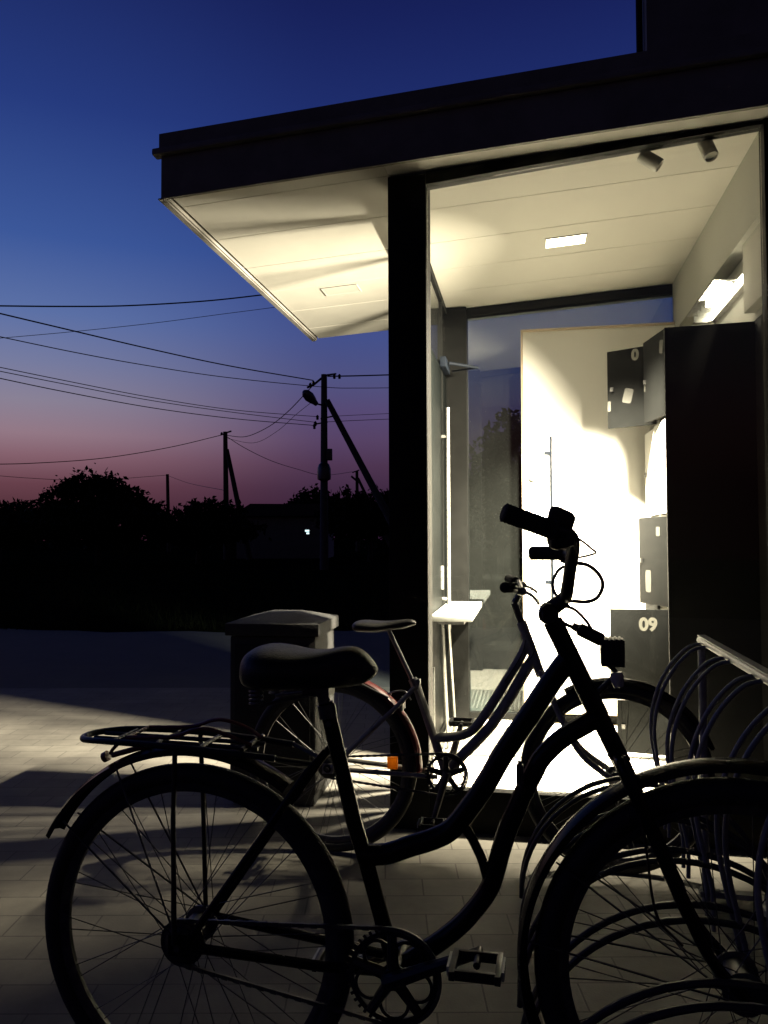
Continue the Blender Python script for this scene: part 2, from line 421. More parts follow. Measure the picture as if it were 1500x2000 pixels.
strip(UL - .02, UL + .03, VF + .032, VB, .199, .262, 'parapet_cap', 'facade', kiosk)
strip(UL - .022, UL + .004, VF - .012, VB, -.018, -.0125, 'drip_edge', 'facade', kiosk)
# column, header, bottom rail
MB().box(0, .158, 0, .15, 0, 2.655).build('column', 'dark_frame', kiosk, .003)
def hd(u): return .058 - .040 * (u - .159) / 1.29
MB().hexa([(.159, 0, zc(.159) - hd(.159)), (1.448, 0, zc(1.448) - hd(1.448)), (1.448, .06, zc(1.448) - hd(1.448)), (.159, .06, zc(.159) - hd(.159))], [(.159, 0, zc(.159) - .004), (1.448, 0, zc(1.448) - .004), (1.448, .06, zc(1.448) - .004), (.159, .06, zc(.159) - .004)]).build('header_beam', 'dark_frame', kiosk)
MB().box(.159, 1.448, .004, .056, 0, .165).build('bottom_rail', 'dark_frame', kiosk, .003)
# front glass panes with one thin joint
for a, c in ((.161, 1.447),):
    b = MB(); b.hexa([(a, .026, .166), (c, .026, .166), (c, .034, .166), (a, .034, .166)], [(a, .026, zc(a) - hd(a) - .001), (c, .026, zc(c) - hd(c) - .001), (c, .034, zc(c) - hd(c) - .001), (a, .034, zc(a) - hd(a) - .001)])
    b.build('glass_pane', 'glass', kiosk)
# left side: glass, sill, top rail, corner post at the back
b = MB(); b.box(.034, .042, .152, 1.878, .06, 2.61); b.build('glass_pane', 'glass_side', kiosk)
MB().box(.02, .055, .152, 1.878, 0, .058).build('sill_rail', 'post_frame', kiosk)
MB().box(.022, .052, .152, 1.878, 2.612, 2.656).build('top_rail', 'post_frame', kiosk)
for v0, v1 in ((.355, .44), (.85, .895), (1.575, 1.64)): MB().box(.026, .050, v0, v1, .0585, 2.6115).build('mullion', 'post_frame', kiosk)
for v0, v1 in ((.1525, .215), (.255, .3545), (.4405, .495), (.535, .62)): MB().box(.028, .048, v0, v1, .0585, 1.9).build('side_panel', 'light_block', kiosk)  # opaque panels and slits added to streak the light on the paving
MB().box(.028, .048, .985, 1.5745, .0585, 2.2).build('side_panel', 'light_block', kiosk)  # opaque panel added to cut off the far edge of the lit paving
MB().box(.028, .048, 1.6405, 1.878, .0585, 2.2).build('side_panel', 'light_block', kiosk)
MB().box(.0, .178, 1.88, 2.02, 0, 2.66).build('corner_post', 'post_frame', kiosk)
# back: top rail, glass, door and white wall
strip(.179, RW, 1.94, 2.0, -.058, -.004, 'top_rail', 'post_frame', kiosk)
b = MB(); b.hexa([(.179, 1.966, .05), (RW, 1.966, .05), (RW, 1.974, .05), (.179, 1.974, .05)], [(.179, 1.966, zc(.179) - .06), (RW, 1.966, zc(RW) - .06), (RW, 1.974, zc(RW) - .06), (.179, 1.974, zc(.179) - .06)])
b.build('glass_pane', 'glass_back', kiosk)
MB().box(.179, RW, 1.94, 1.99, 0, .048).build('sill_rail', 'post_frame', kiosk)
door = MB().box(.537, RW, 1.88, 1.92, .085, 2.475).build('door', 'door_white', kiosk, .002)
b = MB(); b.box(.524, .536, 1.872, 1.928, .075, 2.49); b.box(.5365, RW, 1.872, 1.928, 2.4755, 2.49); b.box(.5365, RW, 1.872, 1.928, .072, .0845)
b.build('edge_trim', 'trim', door)
hb = MB(); hb.tube([(.703, 1.80, .79), (.703, 1.80, 1.795)], .008, 12)
for z in (.89, 1.69): hb.tube([(.703, 1.80, z), (.70, 1.88, z)], .009, 10); hb.box(.66, .70, 1.796, 1.804, z - .012, z + .012)
hb.build('pull_handle', 'dark_steel', door)
lk = MB(); lk.lathe((.593, 1.879, 1.545), (0, -1, 0), [(.024, 0), (.024, .012), (.018, .02), (.0, .021)], 20); lk.build('door_lock', 'alu', door)
# right side: bulkhead beam, recessed wall, white block for a reflecting pane
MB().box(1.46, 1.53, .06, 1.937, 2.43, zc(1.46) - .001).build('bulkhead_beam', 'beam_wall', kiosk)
MB().box(1.531, 1.9, .06, 1.14, 2.1005, zc(1.531) - .001).build('side_wall', 'white_wall', kiosk)
MB().box(1.531, 1.9, 1.1405, 1.937, 2.29, zc(1.531) - .001).build('side_wall', 'white_wall', kiosk)
MB().box(1.531, 1.9, .06, 1.14, .006, 2.1).build('wall_lining', 'cab_side', kiosk)
MB().box(1.9005, 2.0, .06, 1.937, 0, zc(1.9) - .001).build('side_wall', 'white_wall', kiosk)
MB().box(1.485, 1.53, .062, .45, 2.13, 2.428).build('pane_stand_in', 'white_wall', kiosk, .002)  # white block added in place of a pale reflecting glass pane
# dark wall right of the glazing, main block above the roof
MB().box(1.449, UR, -.01, .058, 0, zc(1.449) - .003).build('front_wall', 'dark_frame', kiosk)
MB().box(RW + .103, UR, 1.9, 2.1, 0, zc(RW)).build('rear_wall', 'facade', kiosk)
MB().box(.002, 1.447, .062, 1.938, .0, .006).build('floor', 'tiles', kiosk)
# door closer arm on the side glass door
ar = MB(); ar.box(.05, .085, 1.48, 1.74, 2.19, 2.25); ar.tube([(.09, 1.6, 2.235), (.262, 1.72, 2.225)], .010, 8); ar.tube([(.262, 1.72, 2.225), (.09, 1.86, 2.24)], .006, 8)
ar.build('door_closer', 'dark_steel', kiosk, .002)
ph = MB(); ph.tube([(.085, 1.57, .62), (.085, 1.57, 1.955)], .0135, 14)
for z in (.8, 1.78): ph.tube([(.085, 1.57, z), (.043, 1.57, z)], .010, 10)
ph.build('pull_handle', 'alu', kiosk)
lc = MB(); lc.box(.043, .062, 1.49, 1.53, .86, 1.0); lc.build('door_lock', 'alu', kiosk, .003)
sb = MB(); sb.box(.044, .056, 1.06, 1.09, .05, .47); sb.build('door_edge_strip', 'alu', kiosk)
# recessed ceiling lamps and the strip lamp
def recessed(u, v, lit, label):
    t = thing('ceiling_lamp', label, 'ceiling light', kiosk.matrix_basis @ Vector((u, v, zc(u))), YB, 'recessed lamps in the kiosk ceiling')
    t.rotation_euler = (0, math.atan(-SL), R(-YB))
    fr = MB()
    for (x0, x1, y0, y1) in ((-.108, .108, -.068, -.0605), (-.108, .108, .0605, .068), (-.108, -.1005, -.06, .06), (.1005, .108, -.06, .06)): fr.box(x0, x1, y0, y1, -.0022, -.0005)
    MB().box(-.108, .108, -.074, -.0685, -.0016, -.0004).build('lamp_gap', 'dark_frame', t)
    fr.build('lamp_frame', 'ceiling' if lit else 'soffit', t)
    MB().box(-.1, .1, -.06, .06, -.0016, -.0006).build('diffuser', 'lamp_hot' if lit else 'soffit', t)
    return t
kiosk.rotation_mode = 'XYZ'
bpy.context.view_layer.update()
recessed(.765, .99, True, 'lit recessed lamp in the white ceiling inside the kiosk')
al = bpy.data.lights.new('ceiling_lamp_beam', 'AREA'); al.shape = 'RECTANGLE'; al.size = .18; al.size_y = .10; al.energy = 620; al.color = (1, .875, .67); al.spread = R(74)
ao = bpy.data.objects.new('ceiling_lamp_beam', al); COL.objects.link(ao)
ao.location = kiosk.matrix_basis @ Vector((.765, .99, zc(.765) - .012))
ao.rotation_euler = (kiosk.matrix_basis.to_3x3() @ Vector((.0, -.16, 1))).to_track_quat('Z', 'Y').to_euler()
recessed(-.51, 1.30, False, 'unlit recessed lamp in the soffit left of the column')
sl = thing('strip_lamp', 'bright linear strip lamp on the right wall under the beam', 'strip light', kiosk.matrix_basis @ Vector((1.5, .79, 2.297)), YB)
MB().box(.0, .03, -.335, .335, -.02, .03).build('lamp_housing', 'alu', sl)
MB().box(-.016, -.0005, -.33, .33, -.012, .012).build('diffuser', 'strip_hot', sl)
for k in range(1, 8): MB().box(-.085, -.0162, (k - 3.5) * .092 - .0015, (k - 3.5) * .092 + .0015, -.020, .0158).build('added_louvre', 'alu', sl)  # fins added to keep the strip's light off the lockers and front ground
MB().box(-.115, .0, -.24, .34, .0165, .0200).build('added_visor', 'alu', sl)  # shield added to cut the strip's light on the ceiling
for k in range(4):      # the lamp throws its light sideways towards the door and the side glass
    al = bpy.data.lights.new('strip_lamp_beam', 'AREA'); al.shape = 'RECTANGLE'; al.size = .085; al.size_y = .02; al.energy = STRIP / 4; al.color = (1, .875, .67); al.spread = R(96)
    ao = bpy.data.objects.new('strip_lamp_beam', al); COL.objects.link(ao)
    ao.location = kiosk.matrix_basis @ Vector((1.458, .79 + (k - 3) * .092, 2.297))
    nz = -(kiosk.matrix_basis.to_3x3() @ Vector((-.93, .26, -.50))); zx = nz.normalized(); yx = Vector((0, 0, 1)); xx = yx.cross(zx).normalized(); yx = zx.cross(xx)
    ao.rotation_euler = Matrix((xx, yx, zx)).transposed().to_euler()
# spot lamps under the ceiling just behind the front glass
for i, (u, v, du) in enumerate(((1.035, .085, .06), (1.275, .085, .03))):
    t = thing('ceiling_spotlight', ['grey cylinder spotlight under the ceiling, nearer the middle of the front glass', 'grey cylinder spotlight under the ceiling by the right end of the glass'][i], 'spotlight', kiosk.matrix_basis @ Vector((u, v, zc(u))), YB, 'spotlights under the kiosk ceiling')
    mb = MB(); d = Vector((.55, -.05, -.42)) if i == 0 else Vector((.12, -.2, -.5)); d.normalize()
    o = Vector((-.02, 0, -.03 if i == 0 else -.012))
    mb.lathe(o, d, [(.0, -.001), (.026, 0), (.028, .006), (.028, .085), (.026, .09), (.023, .091), (.021, .08), (0, .079)], 20)
    mb.build('lamp_body', 'spot_grey', t)
    MB().tube([(-.01, 0, -.001), (-.01, 0, -.04)], .007, 10).build('bracket', 'spot_grey', t)

# main block of the building behind, above the kiosk roof
blk = thing('tall_building', 'dark wall of a taller building rising behind the right end of the kiosk roof', 'building', kiosk.matrix_basis @ Vector((1.035, .02, 2.99)), YB)
MB().box(0, 3.2, 0, .16, 0.0, 2.6).build('wall', 'facade', blk)
MB().tube([(-.016, .08, .12), (-.016, .08, 2.6)], .013, 10).build('corner_pipe', 'dark_frame', blk)

# ------------------------------------------------------------------ lockers
CU, CV, CZ = 1.271, 1.145, 2.262
cab = thing('locker_cabinet', 'tall black parcel locker cabinet with several doors hanging open', 'lockers', kiosk.matrix_basis @ Vector((CU, CV, 0.006)), YB)
cab_body = MB(); cab_body.box(.02, .62, 0, .012, 0, CZ); cab_body.build('side_panel', 'cab_side', cab)
b = MB(); rows = [2.24, 1.79, 1.275, .785, .315, .02]
b.box(.34, .36, .0125, .66, 0, CZ); b.box(.02, .339, .648, .66, 0, CZ); b.box(.02, .339, .0125, .6475, CZ - .012, CZ)
b.box(.02, .339, .325, .337, .0, CZ - .013)
for z in rows[1:]:
    b.box(.02, .339, .0125, .3245, z - .004, z + .008); b.box(.02, .339, .3375, .6475, z - .004, z + .008)
b.build('carcass', 'locker_white', cab)


def locker_door(v_h, z0, z1, ang, width, m, digits=None, sticker=None, latch=True):
    """door hinged on the edge nearest the street at v_h, opened by ang degrees"""
    e = bpy.data.objects.new('locker_door', None)
    g = R(90 - ang)    # closed = +y ; open swings towards -x
    mb = MB(); mb.box(.0, width, -.006, .010, z0, z1)
    o = mb.build('locker_door', m, cab, .0015)
    o.location = (.008, v_h, 0); o.rotation_euler = (0, 0, R(90 + ang))
    # local +x runs along the door, local +y is the outer face before opening (faces the street when open 90)
    if latch:
        lt = MB(); lt.box(width - .04, width - .02, .0101, .02, (z0 + z1) / 2 - .012, (z0 + z1) / 2 + .012); lt.build('latch', 'dull_steel', o)
    if sticker:
        for (sx_, sz_, w_, h_, tl) in sticker:
            st = MB(); c, s_ = math.cos(tl), math.sin(tl)
            pts = []
            for k in range(24):
                a = 2 * math.pi * k / 24; q = .28
                x = math.copysign(abs(math.cos(a)) ** q, math.cos(a)) * w_ / 2; z = math.copysign(abs(math.sin(a)) ** q, math.sin(a)) * h_ / 2
                pts.append((sx_ + x * c - z * s_, sz_ + x * s_ + z * c))
            st.prism(pts, .0102, .0112).build('label_sticker', 'label', o)
    if digits:
        cu = bpy.data.curves.new('digits', 'FONT'); cu.body = digits[0]; cu.size = digits[3]; cu.extrude = .0004; cu.offset = .004; cu.align_x = 'LEFT'
        tmp = bpy.data.objects.new('tmp', cu); COL.objects.link(tmp)
        dg = bpy.context.evaluated_depsgraph_get(); me = bpy.data.meshes.new_from_object(tmp.evaluated_get(dg)); bpy.data.objects.remove(tmp)
        me.materials.clear(); me.materials.append(M['digit'])
        t = bpy.data.objects.new('door_number', me); COL.objects.link(t); t.parent = o
        t.location = (digits[1], .0112, digits[2]); t.rotation_euler = (R(90), 0, R(180))
    return o


pp = MB(); pp.hexa([(0, 0, 0), (.74, 0, 0), (.74, .022, 0), (0, .022, 0)], [(0, 0, 2.085), (.74, 0, 2.10), (.74, .022, 2.10), (0, .022, 2.085)])
o = pp.build('screen_panel', 'cab_side', None, .002); o.location = kiosk.matrix_basis @ Vector((1.158, .46, 0.006)); o.rotation_euler = (0, 0, R(-YB))
tag(o, 'tall plain black partition panel at the right end inside the front glass', 'partition')
W1 = .30
locker_door(.0, 1.80, 2.255, 12, W1, 'locker', sticker=[(.035, 2.17, .05, .07, .2), (.28, 2.0, .02, .05, .1)])
locker_door(.335, 1.80, 2.255, 60, .285, 'locker', digits=('0', .135, 2.185, .085), sticker=[(.16, 1.98, .055, .085, .25), (.275, 1.93, .02, .06, 0)])
locker_door(.0, 1.285, 1.78, 2, W1, 'locker_white'); locker_door(.335, 1.285, 1.78, 2, W1, 'locker_white')
locker_door(.0, .795, 1.268, 20, W1, 'locker', sticker=[(.09, 1.19, .04, .05, 0), (.2, .92, .06, .12, 0)])
locker_door(.335, .795, 1.268, 8, W1, 'locker', sticker=[(.22, 1.19, .04, .05, 0)])
locker_door(.0, .325, .782, 88, W1, 'locker', digits=('09', .155, .675, .09))
locker_door(.335, .325, .782, 4, W1, 'locker')
locker_door(.0, .03, .30, 80, .27, 'locker'); locker_door(.335, .03, .30, 4, W1, 'locker')

# ------------------------------------------------------------------ table, mat, grille
tb = thing('writing_table', 'narrow white laminate table along the side glass', 'table', kiosk.matrix_basis @ Vector((.0, 0, .006)), YB)
MB().box(.055, .268, .956, 1.86, .722, .757).build('table_top', 'table', tb, .006)
for v0, v1 in ((1.10, 1.165), (1.42, 1.562)):
    MB().tube([(.095, v0, .721), (.12, v1, .0)], .010, 10).build('leg', 'alu', tb)
MB().box(.08, .22, 1.02, 1.75, .700, .7215).build('under_frame', 'dull_steel', tb)
mt = MB(); u0, u1, v0, v1 = .06, .66, 1.07, 1.74
n = 0
for k in range(22):
    x = u0 + .008 + k * (u1 - u0 - .016) / 21
    mt.box(x - .004, x + .004, v0 + .006, v1 - .006, .001, .014)
for k in range(34):
    y = v0 + .006 + k * (v1 - v0 - .012) / 33
    mt.box(u0, u1, y - .003, y + .003, .0015, .011)
o = mt.build('door_mat', 'mat_rubber'); o.location = kiosk.matrix_basis @ Vector((0, 0, .0065)); o.rotation_euler = (0, 0, R(-YB))
tag(o, 'open grid rubber mat on the pale kiosk floor', 'doormat')

# ------------------------------------------------------------------ litter bin
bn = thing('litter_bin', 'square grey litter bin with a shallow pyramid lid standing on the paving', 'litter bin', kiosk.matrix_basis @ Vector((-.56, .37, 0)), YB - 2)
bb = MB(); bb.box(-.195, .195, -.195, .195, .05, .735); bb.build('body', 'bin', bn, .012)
MB().box(-.17, .17, -.201, -.1955, .09, .70).build('front_shade_plate', 'bin_shade', bn, .002)  # dark plate that puts the shade of the bin's front into colour
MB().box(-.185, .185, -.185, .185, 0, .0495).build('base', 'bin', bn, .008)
h = .212; lid = MB()
lid.add([(-h, -h, .737), (h, -h, .737), (h, h, .737), (-h, h, .737), (-h, -h, .790), (h, -h, .790), (h, h, .790), (-h, h, .790), (-.07, -.07, 0.827), (.07, -.07, 0.827), (.07, .07, 0.827), (-.07, .07, 0.827)],
        [(0, 3, 2, 1), (0, 1, 5, 4), (1, 2, 6, 5), (2, 3, 7, 6), (3, 0, 4, 7), (4, 5, 9, 8), (5, 6, 10, 9), (6, 7, 11, 10), (7, 4, 8, 11), (8, 9, 10, 11)])
lid.build('lid', 'bin', bn, .004)

# ------------------------------------------------------------------ bicycles
def wheel(root, cx, cz, Rt, rt, steer=None, nsp=36, hub_r=.018, flange=.03, spoke_m='dull_steel', rim_m='dull_steel'):
    """tyre, rim, hub and spokes round (cx, 0, cz); the rim is the part, the rest its sub-parts"""
    rin = Rt - 2 * rt + .004
    w_ = MB(); w_.ring((cx, 0, cz), (0, 1, 0), [(rin + .006, -.011), (rin + .006, .011), (rin - .004, .012), (rin - .018, .005), (rin - .018, -.005), (rin - .004, -.012)], n=96)
    rim = w_.build('wheel', rim_m, root)
    t = MB(); t.ring((cx, 0, cz), (0, 1, 0), [(Rt - rt + rt * math.cos(a), rt * .95 * math.sin(a)) for a in [2 * math.pi * k / 14 for k in range(14)]], n=96)
    t.build('tyre', 'rubber', rim)
    hb_ = MB(); hb_.lathe((cx, -.055, cz), (0, 1, 0), [(.006, -.02), (.006, 0), (hub_r, .004), (hub_r, .012), (flange, .016), (flange, .021), (hub_r, .024), (hub_r, .086), (flange, .089), (flange, .094), (hub_r, .098), (hub_r, .106), (.006, .11), (.006, .13)], 24)
    hb_.build('hub', 'dull_steel', rim)
    meshes = []
    for side in (-1, 1):
        for k in range(nsp // 2):
            a = 2 * math.pi * (k + (.25 if side > 0 else 0)) / (nsp // 2)
            off = R(62) * (1 if k % 2 else -1)
            p0 = (cx + (flange - .003) * math.cos(a + off), side * .036, cz + (flange - .003) * math.sin(a + off))
            p1 = (cx + (rin - .016) * math.cos(a), 0, cz + (rin - .016) * math.sin(a))
            MB().tube([p0, p1], .0011, 5).build('spoke', spoke_m, rim)
    return rim


def mudguard(root, cx, cz, Rg, a0, a1, width, m, name='mudguard'):
    hw = width / 2
    prof = [(Rg - .016, -hw), (Rg - .006, -hw * .9), (Rg, -hw * .45), (Rg + .001, 0), (Rg, hw * .45), (Rg - .006, hw * .9), (Rg - .016, hw),
            (Rg - .0175, hw * .97), (Rg - .008, hw * .85), (Rg - .003, hw * .4), (Rg - .002, 0), (Rg - .003, -hw * .4), (Rg - .008, -hw * .85), (Rg - .0175, -hw * .97)]
    g = MB(); g.ring((cx, 0, cz), (0, 1, 0), prof, a0, a1, 60)
    return g.build(name, m, root)


def chainring(root, cx, cz, y, r, teeth, m='black_metal', holes=5):
    g = MB()
    n_ = teeth * 4; pr = []
    g.ring((cx, y, cz), (0, 1, 0), [(r - .012, -.002), (r - .012, .002), (r - .003, .002), (r - .003, -.002)], n=72)
    for k in range(teeth):
        a = 2 * math.pi * k / teeth; d = Vector((math.cos(a), 0, math.sin(a))); t_ = Vector((-math.sin(a), 0, math.cos(a)))
        g.obox(Vector((cx, y, cz)) + d * (r - .0005), d * .004, t_ * .003, (0, .0012, 0))
    for k in range(holes):
        a = 2 * math.pi * k / holes + .35; d = Vector((math.cos(a), 0, math.sin(a)))
        g.tube([Vector((cx, y, cz)) + d * .012, Vector((cx, y, cz)) + d * (r - .008)], [.012, .009], 8, flat=1)
        a2 = a + math.pi / holes
        g.ring((cx + (r * .55) * math.cos(a2), y, cz + (r * .55) * math.sin(a2)), (0, 1, 0), [(r * .27, -.002), (r * .27, .002), (r * .34, .002), (r * .34, -.002)], n=20)
    g.lathe((cx, y - .012, cz), (0, 1, 0), [(.0, 0), (.018, .001), (.02, .006), (.02, .02)], 20)
    return g.build('chainring', m, root)


def crank(root, cx, cz, ang, side, length=.17, m='dull_steel', pm='black_metal'):
    d = Vector((math.cos(R(ang)), 0, math.sin(R(ang)))); y0 = side * .062
    a = MB(); a.tube([Vector((cx, y0, cz)) - d * .015, Vector((cx, y0, cz)), Vector((cx, y0 + side * .012, cz)) + d * length], [.016, .015, .010], 10)
    c = a.build('crank', m, root)
    p_ = Vector((cx, y0 + side * .06, cz)) + d * length
    q = MB(); q.box(p_.x - .036, p_.x + .036, p_.y - .038, p_.y - .030, p_.z - .009, p_.z + .009); q.box(p_.x - .036, p_.x + .036, p_.y + .030, p_.y + .038, p_.z - .009, p_.z + .009); q.box(p_.x - .045, p_.x - .034, p_.y - .042, p_.y + .042, p_.z - .008, p_.z + .008); q.box(p_.x + .034, p_.x + .045, p_.y - .042, p_.y + .042, p_.z - .008, p_.z + .008)
    q.tube([(p_.x, p_.y - side * .06, p_.z), (p_.x, p_.y, p_.z)], .007, 8)
    pd = q.build('pedal', pm, c, .002)
    for s_ in (-1, 1):
        MB().box(p_.x + s_ * .0455, p_.x + s_ * .050, p_.y - .026, p_.y + .026, p_.z - .008, p_.z + .008).build('pedal_reflector', 'clear', c)
    return c


def loft_saddle(root, secs, m):
    """secs: (s, half width, top z, bottom z)"""
    g = MB(); n_ = 16; v = []
    for s_, hw, zt, zb in secs:
        for k in range(n_):
            a = 2 * math.pi * k / n_
            y = math.copysign(abs(math.cos(a)) ** .75, math.cos(a)) * hw
            zz = math.copysign(abs(math.sin(a)) ** .8, math.sin(a))
            v.append((s_, y, (zt + zb) / 2 + zz * (zt - zb) / 2))
    f = [(i * n_ + k, i * n_ + (k + 1) % n_, (i + 1) * n_ + (k + 1) % n_, (i + 1) * n_ + k) for i in range(len(secs) - 1) for k in range(n_)]
    f += [tuple(range(n_)), tuple(range((len(secs) - 1) * n_, len(secs) * n_))]
    g.add(v, f, True)
    o = g.build('saddle', m, root, sharp=60)
    md = o.modifiers.new('smooth', 'SUBSURF'); md.levels = 1; md.render_levels = 1
    return o


def chain(root, path, m='dull_steel'):
    g = MB(); pts = [Vector(p) for p in path]; tot = 0
    L = .0127; 
    i = 0; pos = pts[0].copy(); seg = 0; side = 0
    segs = list(zip(pts, pts[1:]))
    for a, b_ in segs:
        n_ = max(1, int((b_ - a).length / L)); d = (b_ - a) / n_
        for k in range(n_):
            c = a + d * (k + .5); t_ = d.normalized(); nn = Vector((-t_.z, 0, t_.x))
            g.obox(c, t_ * L * .52, Vector((0, .0032 if k % 2 else .0022, 0)), nn * (.0042 if k % 2 else .0034))
    return g.build('chain', m, root)


# ---- front bicycle -------------------------------------------------------
b1 = thing('bicycle', 'black step-through city bicycle in front, with curved twin-tube frame and rear carrier', 'bicycle', (-.40, 1.65, 0), 12.4, 'bicycles parked by the kiosk')
RX, RZ, FX, FZ = 0, .346, 1.06, .364
w1 = wheel(b1, RX, RZ, .346, .022, hub_r=.026, flange=.036)
w2 = wheel(b1, FX, FZ, .363, .025, hub_r=.030, flange=.038)
mudguard(b1, RX, RZ + .002, .383, 56, 152, .055, 'black_paint')
mudguard(b1, FX, FZ + .002, .394, 52, 204, .056, 'black_paint')
fr = MB()
BBX, BBZ = .435, .328
fr.tube([(.436, 0, .300), (.408, 0, .391), (.372, 0, .515), (.346, 0, .594), (.32, 0, .70), (.287, 0, .83)], .0158, 14)
fr.tube(spline([(.360, 0, .533), (.41, 0, .538), (.459, 0, .557), (.508, 0, .576), (.543, 0, .598), (.580, 0, .645), (.611, 0, .691), (.644, 0, .749), (.697, 0, .829), (.733, 0, .885), (.765, 0, .93)], 6), .0205, 16)
fr.tube(spline([(.822, 0, 0.827), (.793, 0, .808), (.755, 0, .783), (.717, 0, .745), (.700, 0, .715), (.675, 0, .663), (.652, 0, .609), (.637, 0, .564), (.626, 0, .524), (.614, 0, .490), (.592, 0, .456), (.558, 0, .416), (.515, 0, .378), (.470, 0, .345), (.436, 0, .322)], 6), .0185, 16)
fr.tube(spline([(.556, 0, .612), (.575, 0, .592), (.590, 0, .565), (.602, 0, .538), (.612, 0, .500)], 5), .0095, 12)
fr.tube([(.738, 0, 1.003), (.822, 0, .826)], .0185, 16)
fr.lathe((.435, -.036, .328), (0, 1, 0), [(.021, 0), (.021, .072)], 18)
for y in (-1, 1):
    fr.tube([(.40, y * .03, .326), (.30, y * .045, .330), (.015, y * .064, .348)], .0095, 10)
    fr.tube([(.292, y * .016, .735), (.262, y * .045, .70), (.015, y * .064, .352)], .0078, 10)
    fr.obox((.0, y * .064, .348), (.022, 0, 0), (0, .003, 0), (0, 0, .02))
fr.build('frame', 'black_paint', b1)
fk = MB()
fk.tube([(.822, 0, .826), (.862, 0, .742)], .0175, 14)
for y in (-1, 1):
    fk.tube(spline([(.856, y * .012, .752), (.864, y * .046, .738), (.90, y * .052, .655), (.957, y * .056, .52), (1.0, y * .058, .43), (1.06, y * .06, .364)], 6), [.013] * 12 + [.012] * 8 + [.010] * 11, 12)
fk.build('fork', 'black_paint', b1)
stm = MB(); stm.tube([(.738, 0, 1.003), (.724, 0, 1.032)], .0125, 14); stm.lathe((.731, -.03, 1.018), (0, 1, 0), [(.017, 0), (.0195, .004), (.0195, .056), (.017, .06)], 18)
stm.tube([(.729, 0, 1.022), (.762, 0, 1.045)], .015, 12)
stm.build('stem', 'black_metal', b1)
hbp = [(.763, -.0, 1.048), (.765, -.05, 1.06), (.770, -.10, 1.105), (.775, -.16, 1.145), (.770, -.20, 1.164), (.752, -.235, 1.171), (.715, -.255, 1.184), (.666, -.27, 1.202)]
hbq = [(.763, .0, 1.048), (.765, .05, 1.058), (.771, .10, 1.085), (.777, .16, 1.113), (.775, .20, 1.124), (.762, .235, 1.128), (.73, .255, 1.128), (.694, .27, 1.127)]
hb1 = MB(); hb1.tube(spline(hbp[::-1] + hbq[1:], 5), .0112, 14)
hbar = hb1.build('handlebar', 'black_metal', b1)
def grip(a, b_, r_, par):
    a, b_ = Vector(a), Vector(b_); d = (b_ - a); L_ = d.length; pr = [(0, 0), (r_ * .8, 0), (r_ * 1.08, .003)]
    k = .006
    while k < L_ - .006: pr += [(r_, k), (r_ * 1.07, k + .003)]; k += .007
    pr += [(r_ * 1.12, L_ - .004), (r_ * 1.0, L_), (0, L_)]
    return MB().lathe(a, d, pr, 18).build('grip', 'grip', par)
grip((.663, -.271, 1.203), (.745, -.243, 1.172), .0150, hbar)
grip((.690, .271, 1.127), (.765, .232, 1.128), .0150, hbar)
lv = MB(); lv.lathe((.733, -.225, 1.158), (.8, .3, .1), [(0, 0), (.013, .002), (.019, .012), (.019, .028), (.012, .04), (0, .042)], 16); lv.box(.745, .775, -.235, -.205, 1.148, 1.176)
lv.build('brake_lever', 'black_metal', hbar, .003)
lv = MB(); lv.lathe((.755, .24, 1.116), (.8, -.3, .1), [(0, 0), (.010, .002), (.013, .01), (.013, .022), (.0, .03)], 16); lv.build('brake_lever', 'black_metal', hbar)
bl = MB(); bl.prism([(.729, 1.184), (.737, 1.212), (.746, 1.215), (.772, 1.203), (.779, 1.196), (.772, 1.172), (.745, 1.170)], -.222, -.185)
bl.build('bell', 'black_metal', hbar, .006)
cb_ = MB()
cb_.tube(spline([(.768, -.12, 1.118), (.80, -.10, 1.113), (.822, -.06, 1.094), (.829, -.04, 1.073), (.820, -.02, 1.050), (.80, -.01, 1.041), (.766, 0, 1.040), (.75, .01, 1.02)], 6), .0036, 10)
cb_.build('brake_cable', 'cable', b1)
cb_ = MB(); cb_.tube(spline([(.765, -.2, 1.168), (.785, -.2, 1.158), (.805, -.18, 1.142), (.811, -.17, 1.136), (.80, -.15, 1.131), (.78, -.13, 1.126)], 6), .0021, 8)
cb_.build('brake_cable', 'cable', b1)
cb_ = MB(); cb_.tube(spline([(.768, .1, 1.105), (.752, .08, 1.098), (.740, .05, 1.078), (.741, .03, 1.058), (.752, .02, 1.040), (.735, .0, 1.035), (.722, -.03, 1.022), (.725, -.03, 1.005)], 6), .0034, 10)
cb_.build('brake_cable', 'cable', b1)
cb_ = MB(); cb_.tube(spline([(.752, 0, 1.032), (.778, .0, 1.026), (.80, -.01, 1.005), (.812, -.01, .985)], 6), .0030, 8); cb_.tube(spline([(.745, 0, 1.01), (.765, 0, .996), (.785, 0, .99)], 5), .0034, 8)
cb_.build('brake_cable', 'cable', b1)
tl = MB(); tl.lathe((.774, 0, .995), (.056, -.01, -.026), [(0, 0), (.007, .001), (.008, .012), (.0125, .016), (.0125, .058), (.010, .062), (0, .062)], 16)
tl.build('cable_barrel', 'black_metal', b1)
hl = MB(); hl.box(.826, .868, -.024, .024, .922, .972)
for k in range(5): hl.box(.826 + .0085 * k, .830 + .0085 * k, -.0265, .0265, .926, .974)
hl.tube([(.84, 0, .923), (.855, 0, .908), (.835, 0, .886), (.812, 0, .862)], .006, 8); hl.tube([(.80, .0, .99), (.826, 0, .971)], .0028, 8)
hlo = hl.build('headlamp', 'black_metal', b1, .002)
MB().lathe((.852, -.01, .912), (.2, 0, -1), [(0, 0), (.011, .002), (.013, .012), (.009, .028), (0, .03)], 14).build('front_reflector', 'clear', hlo)
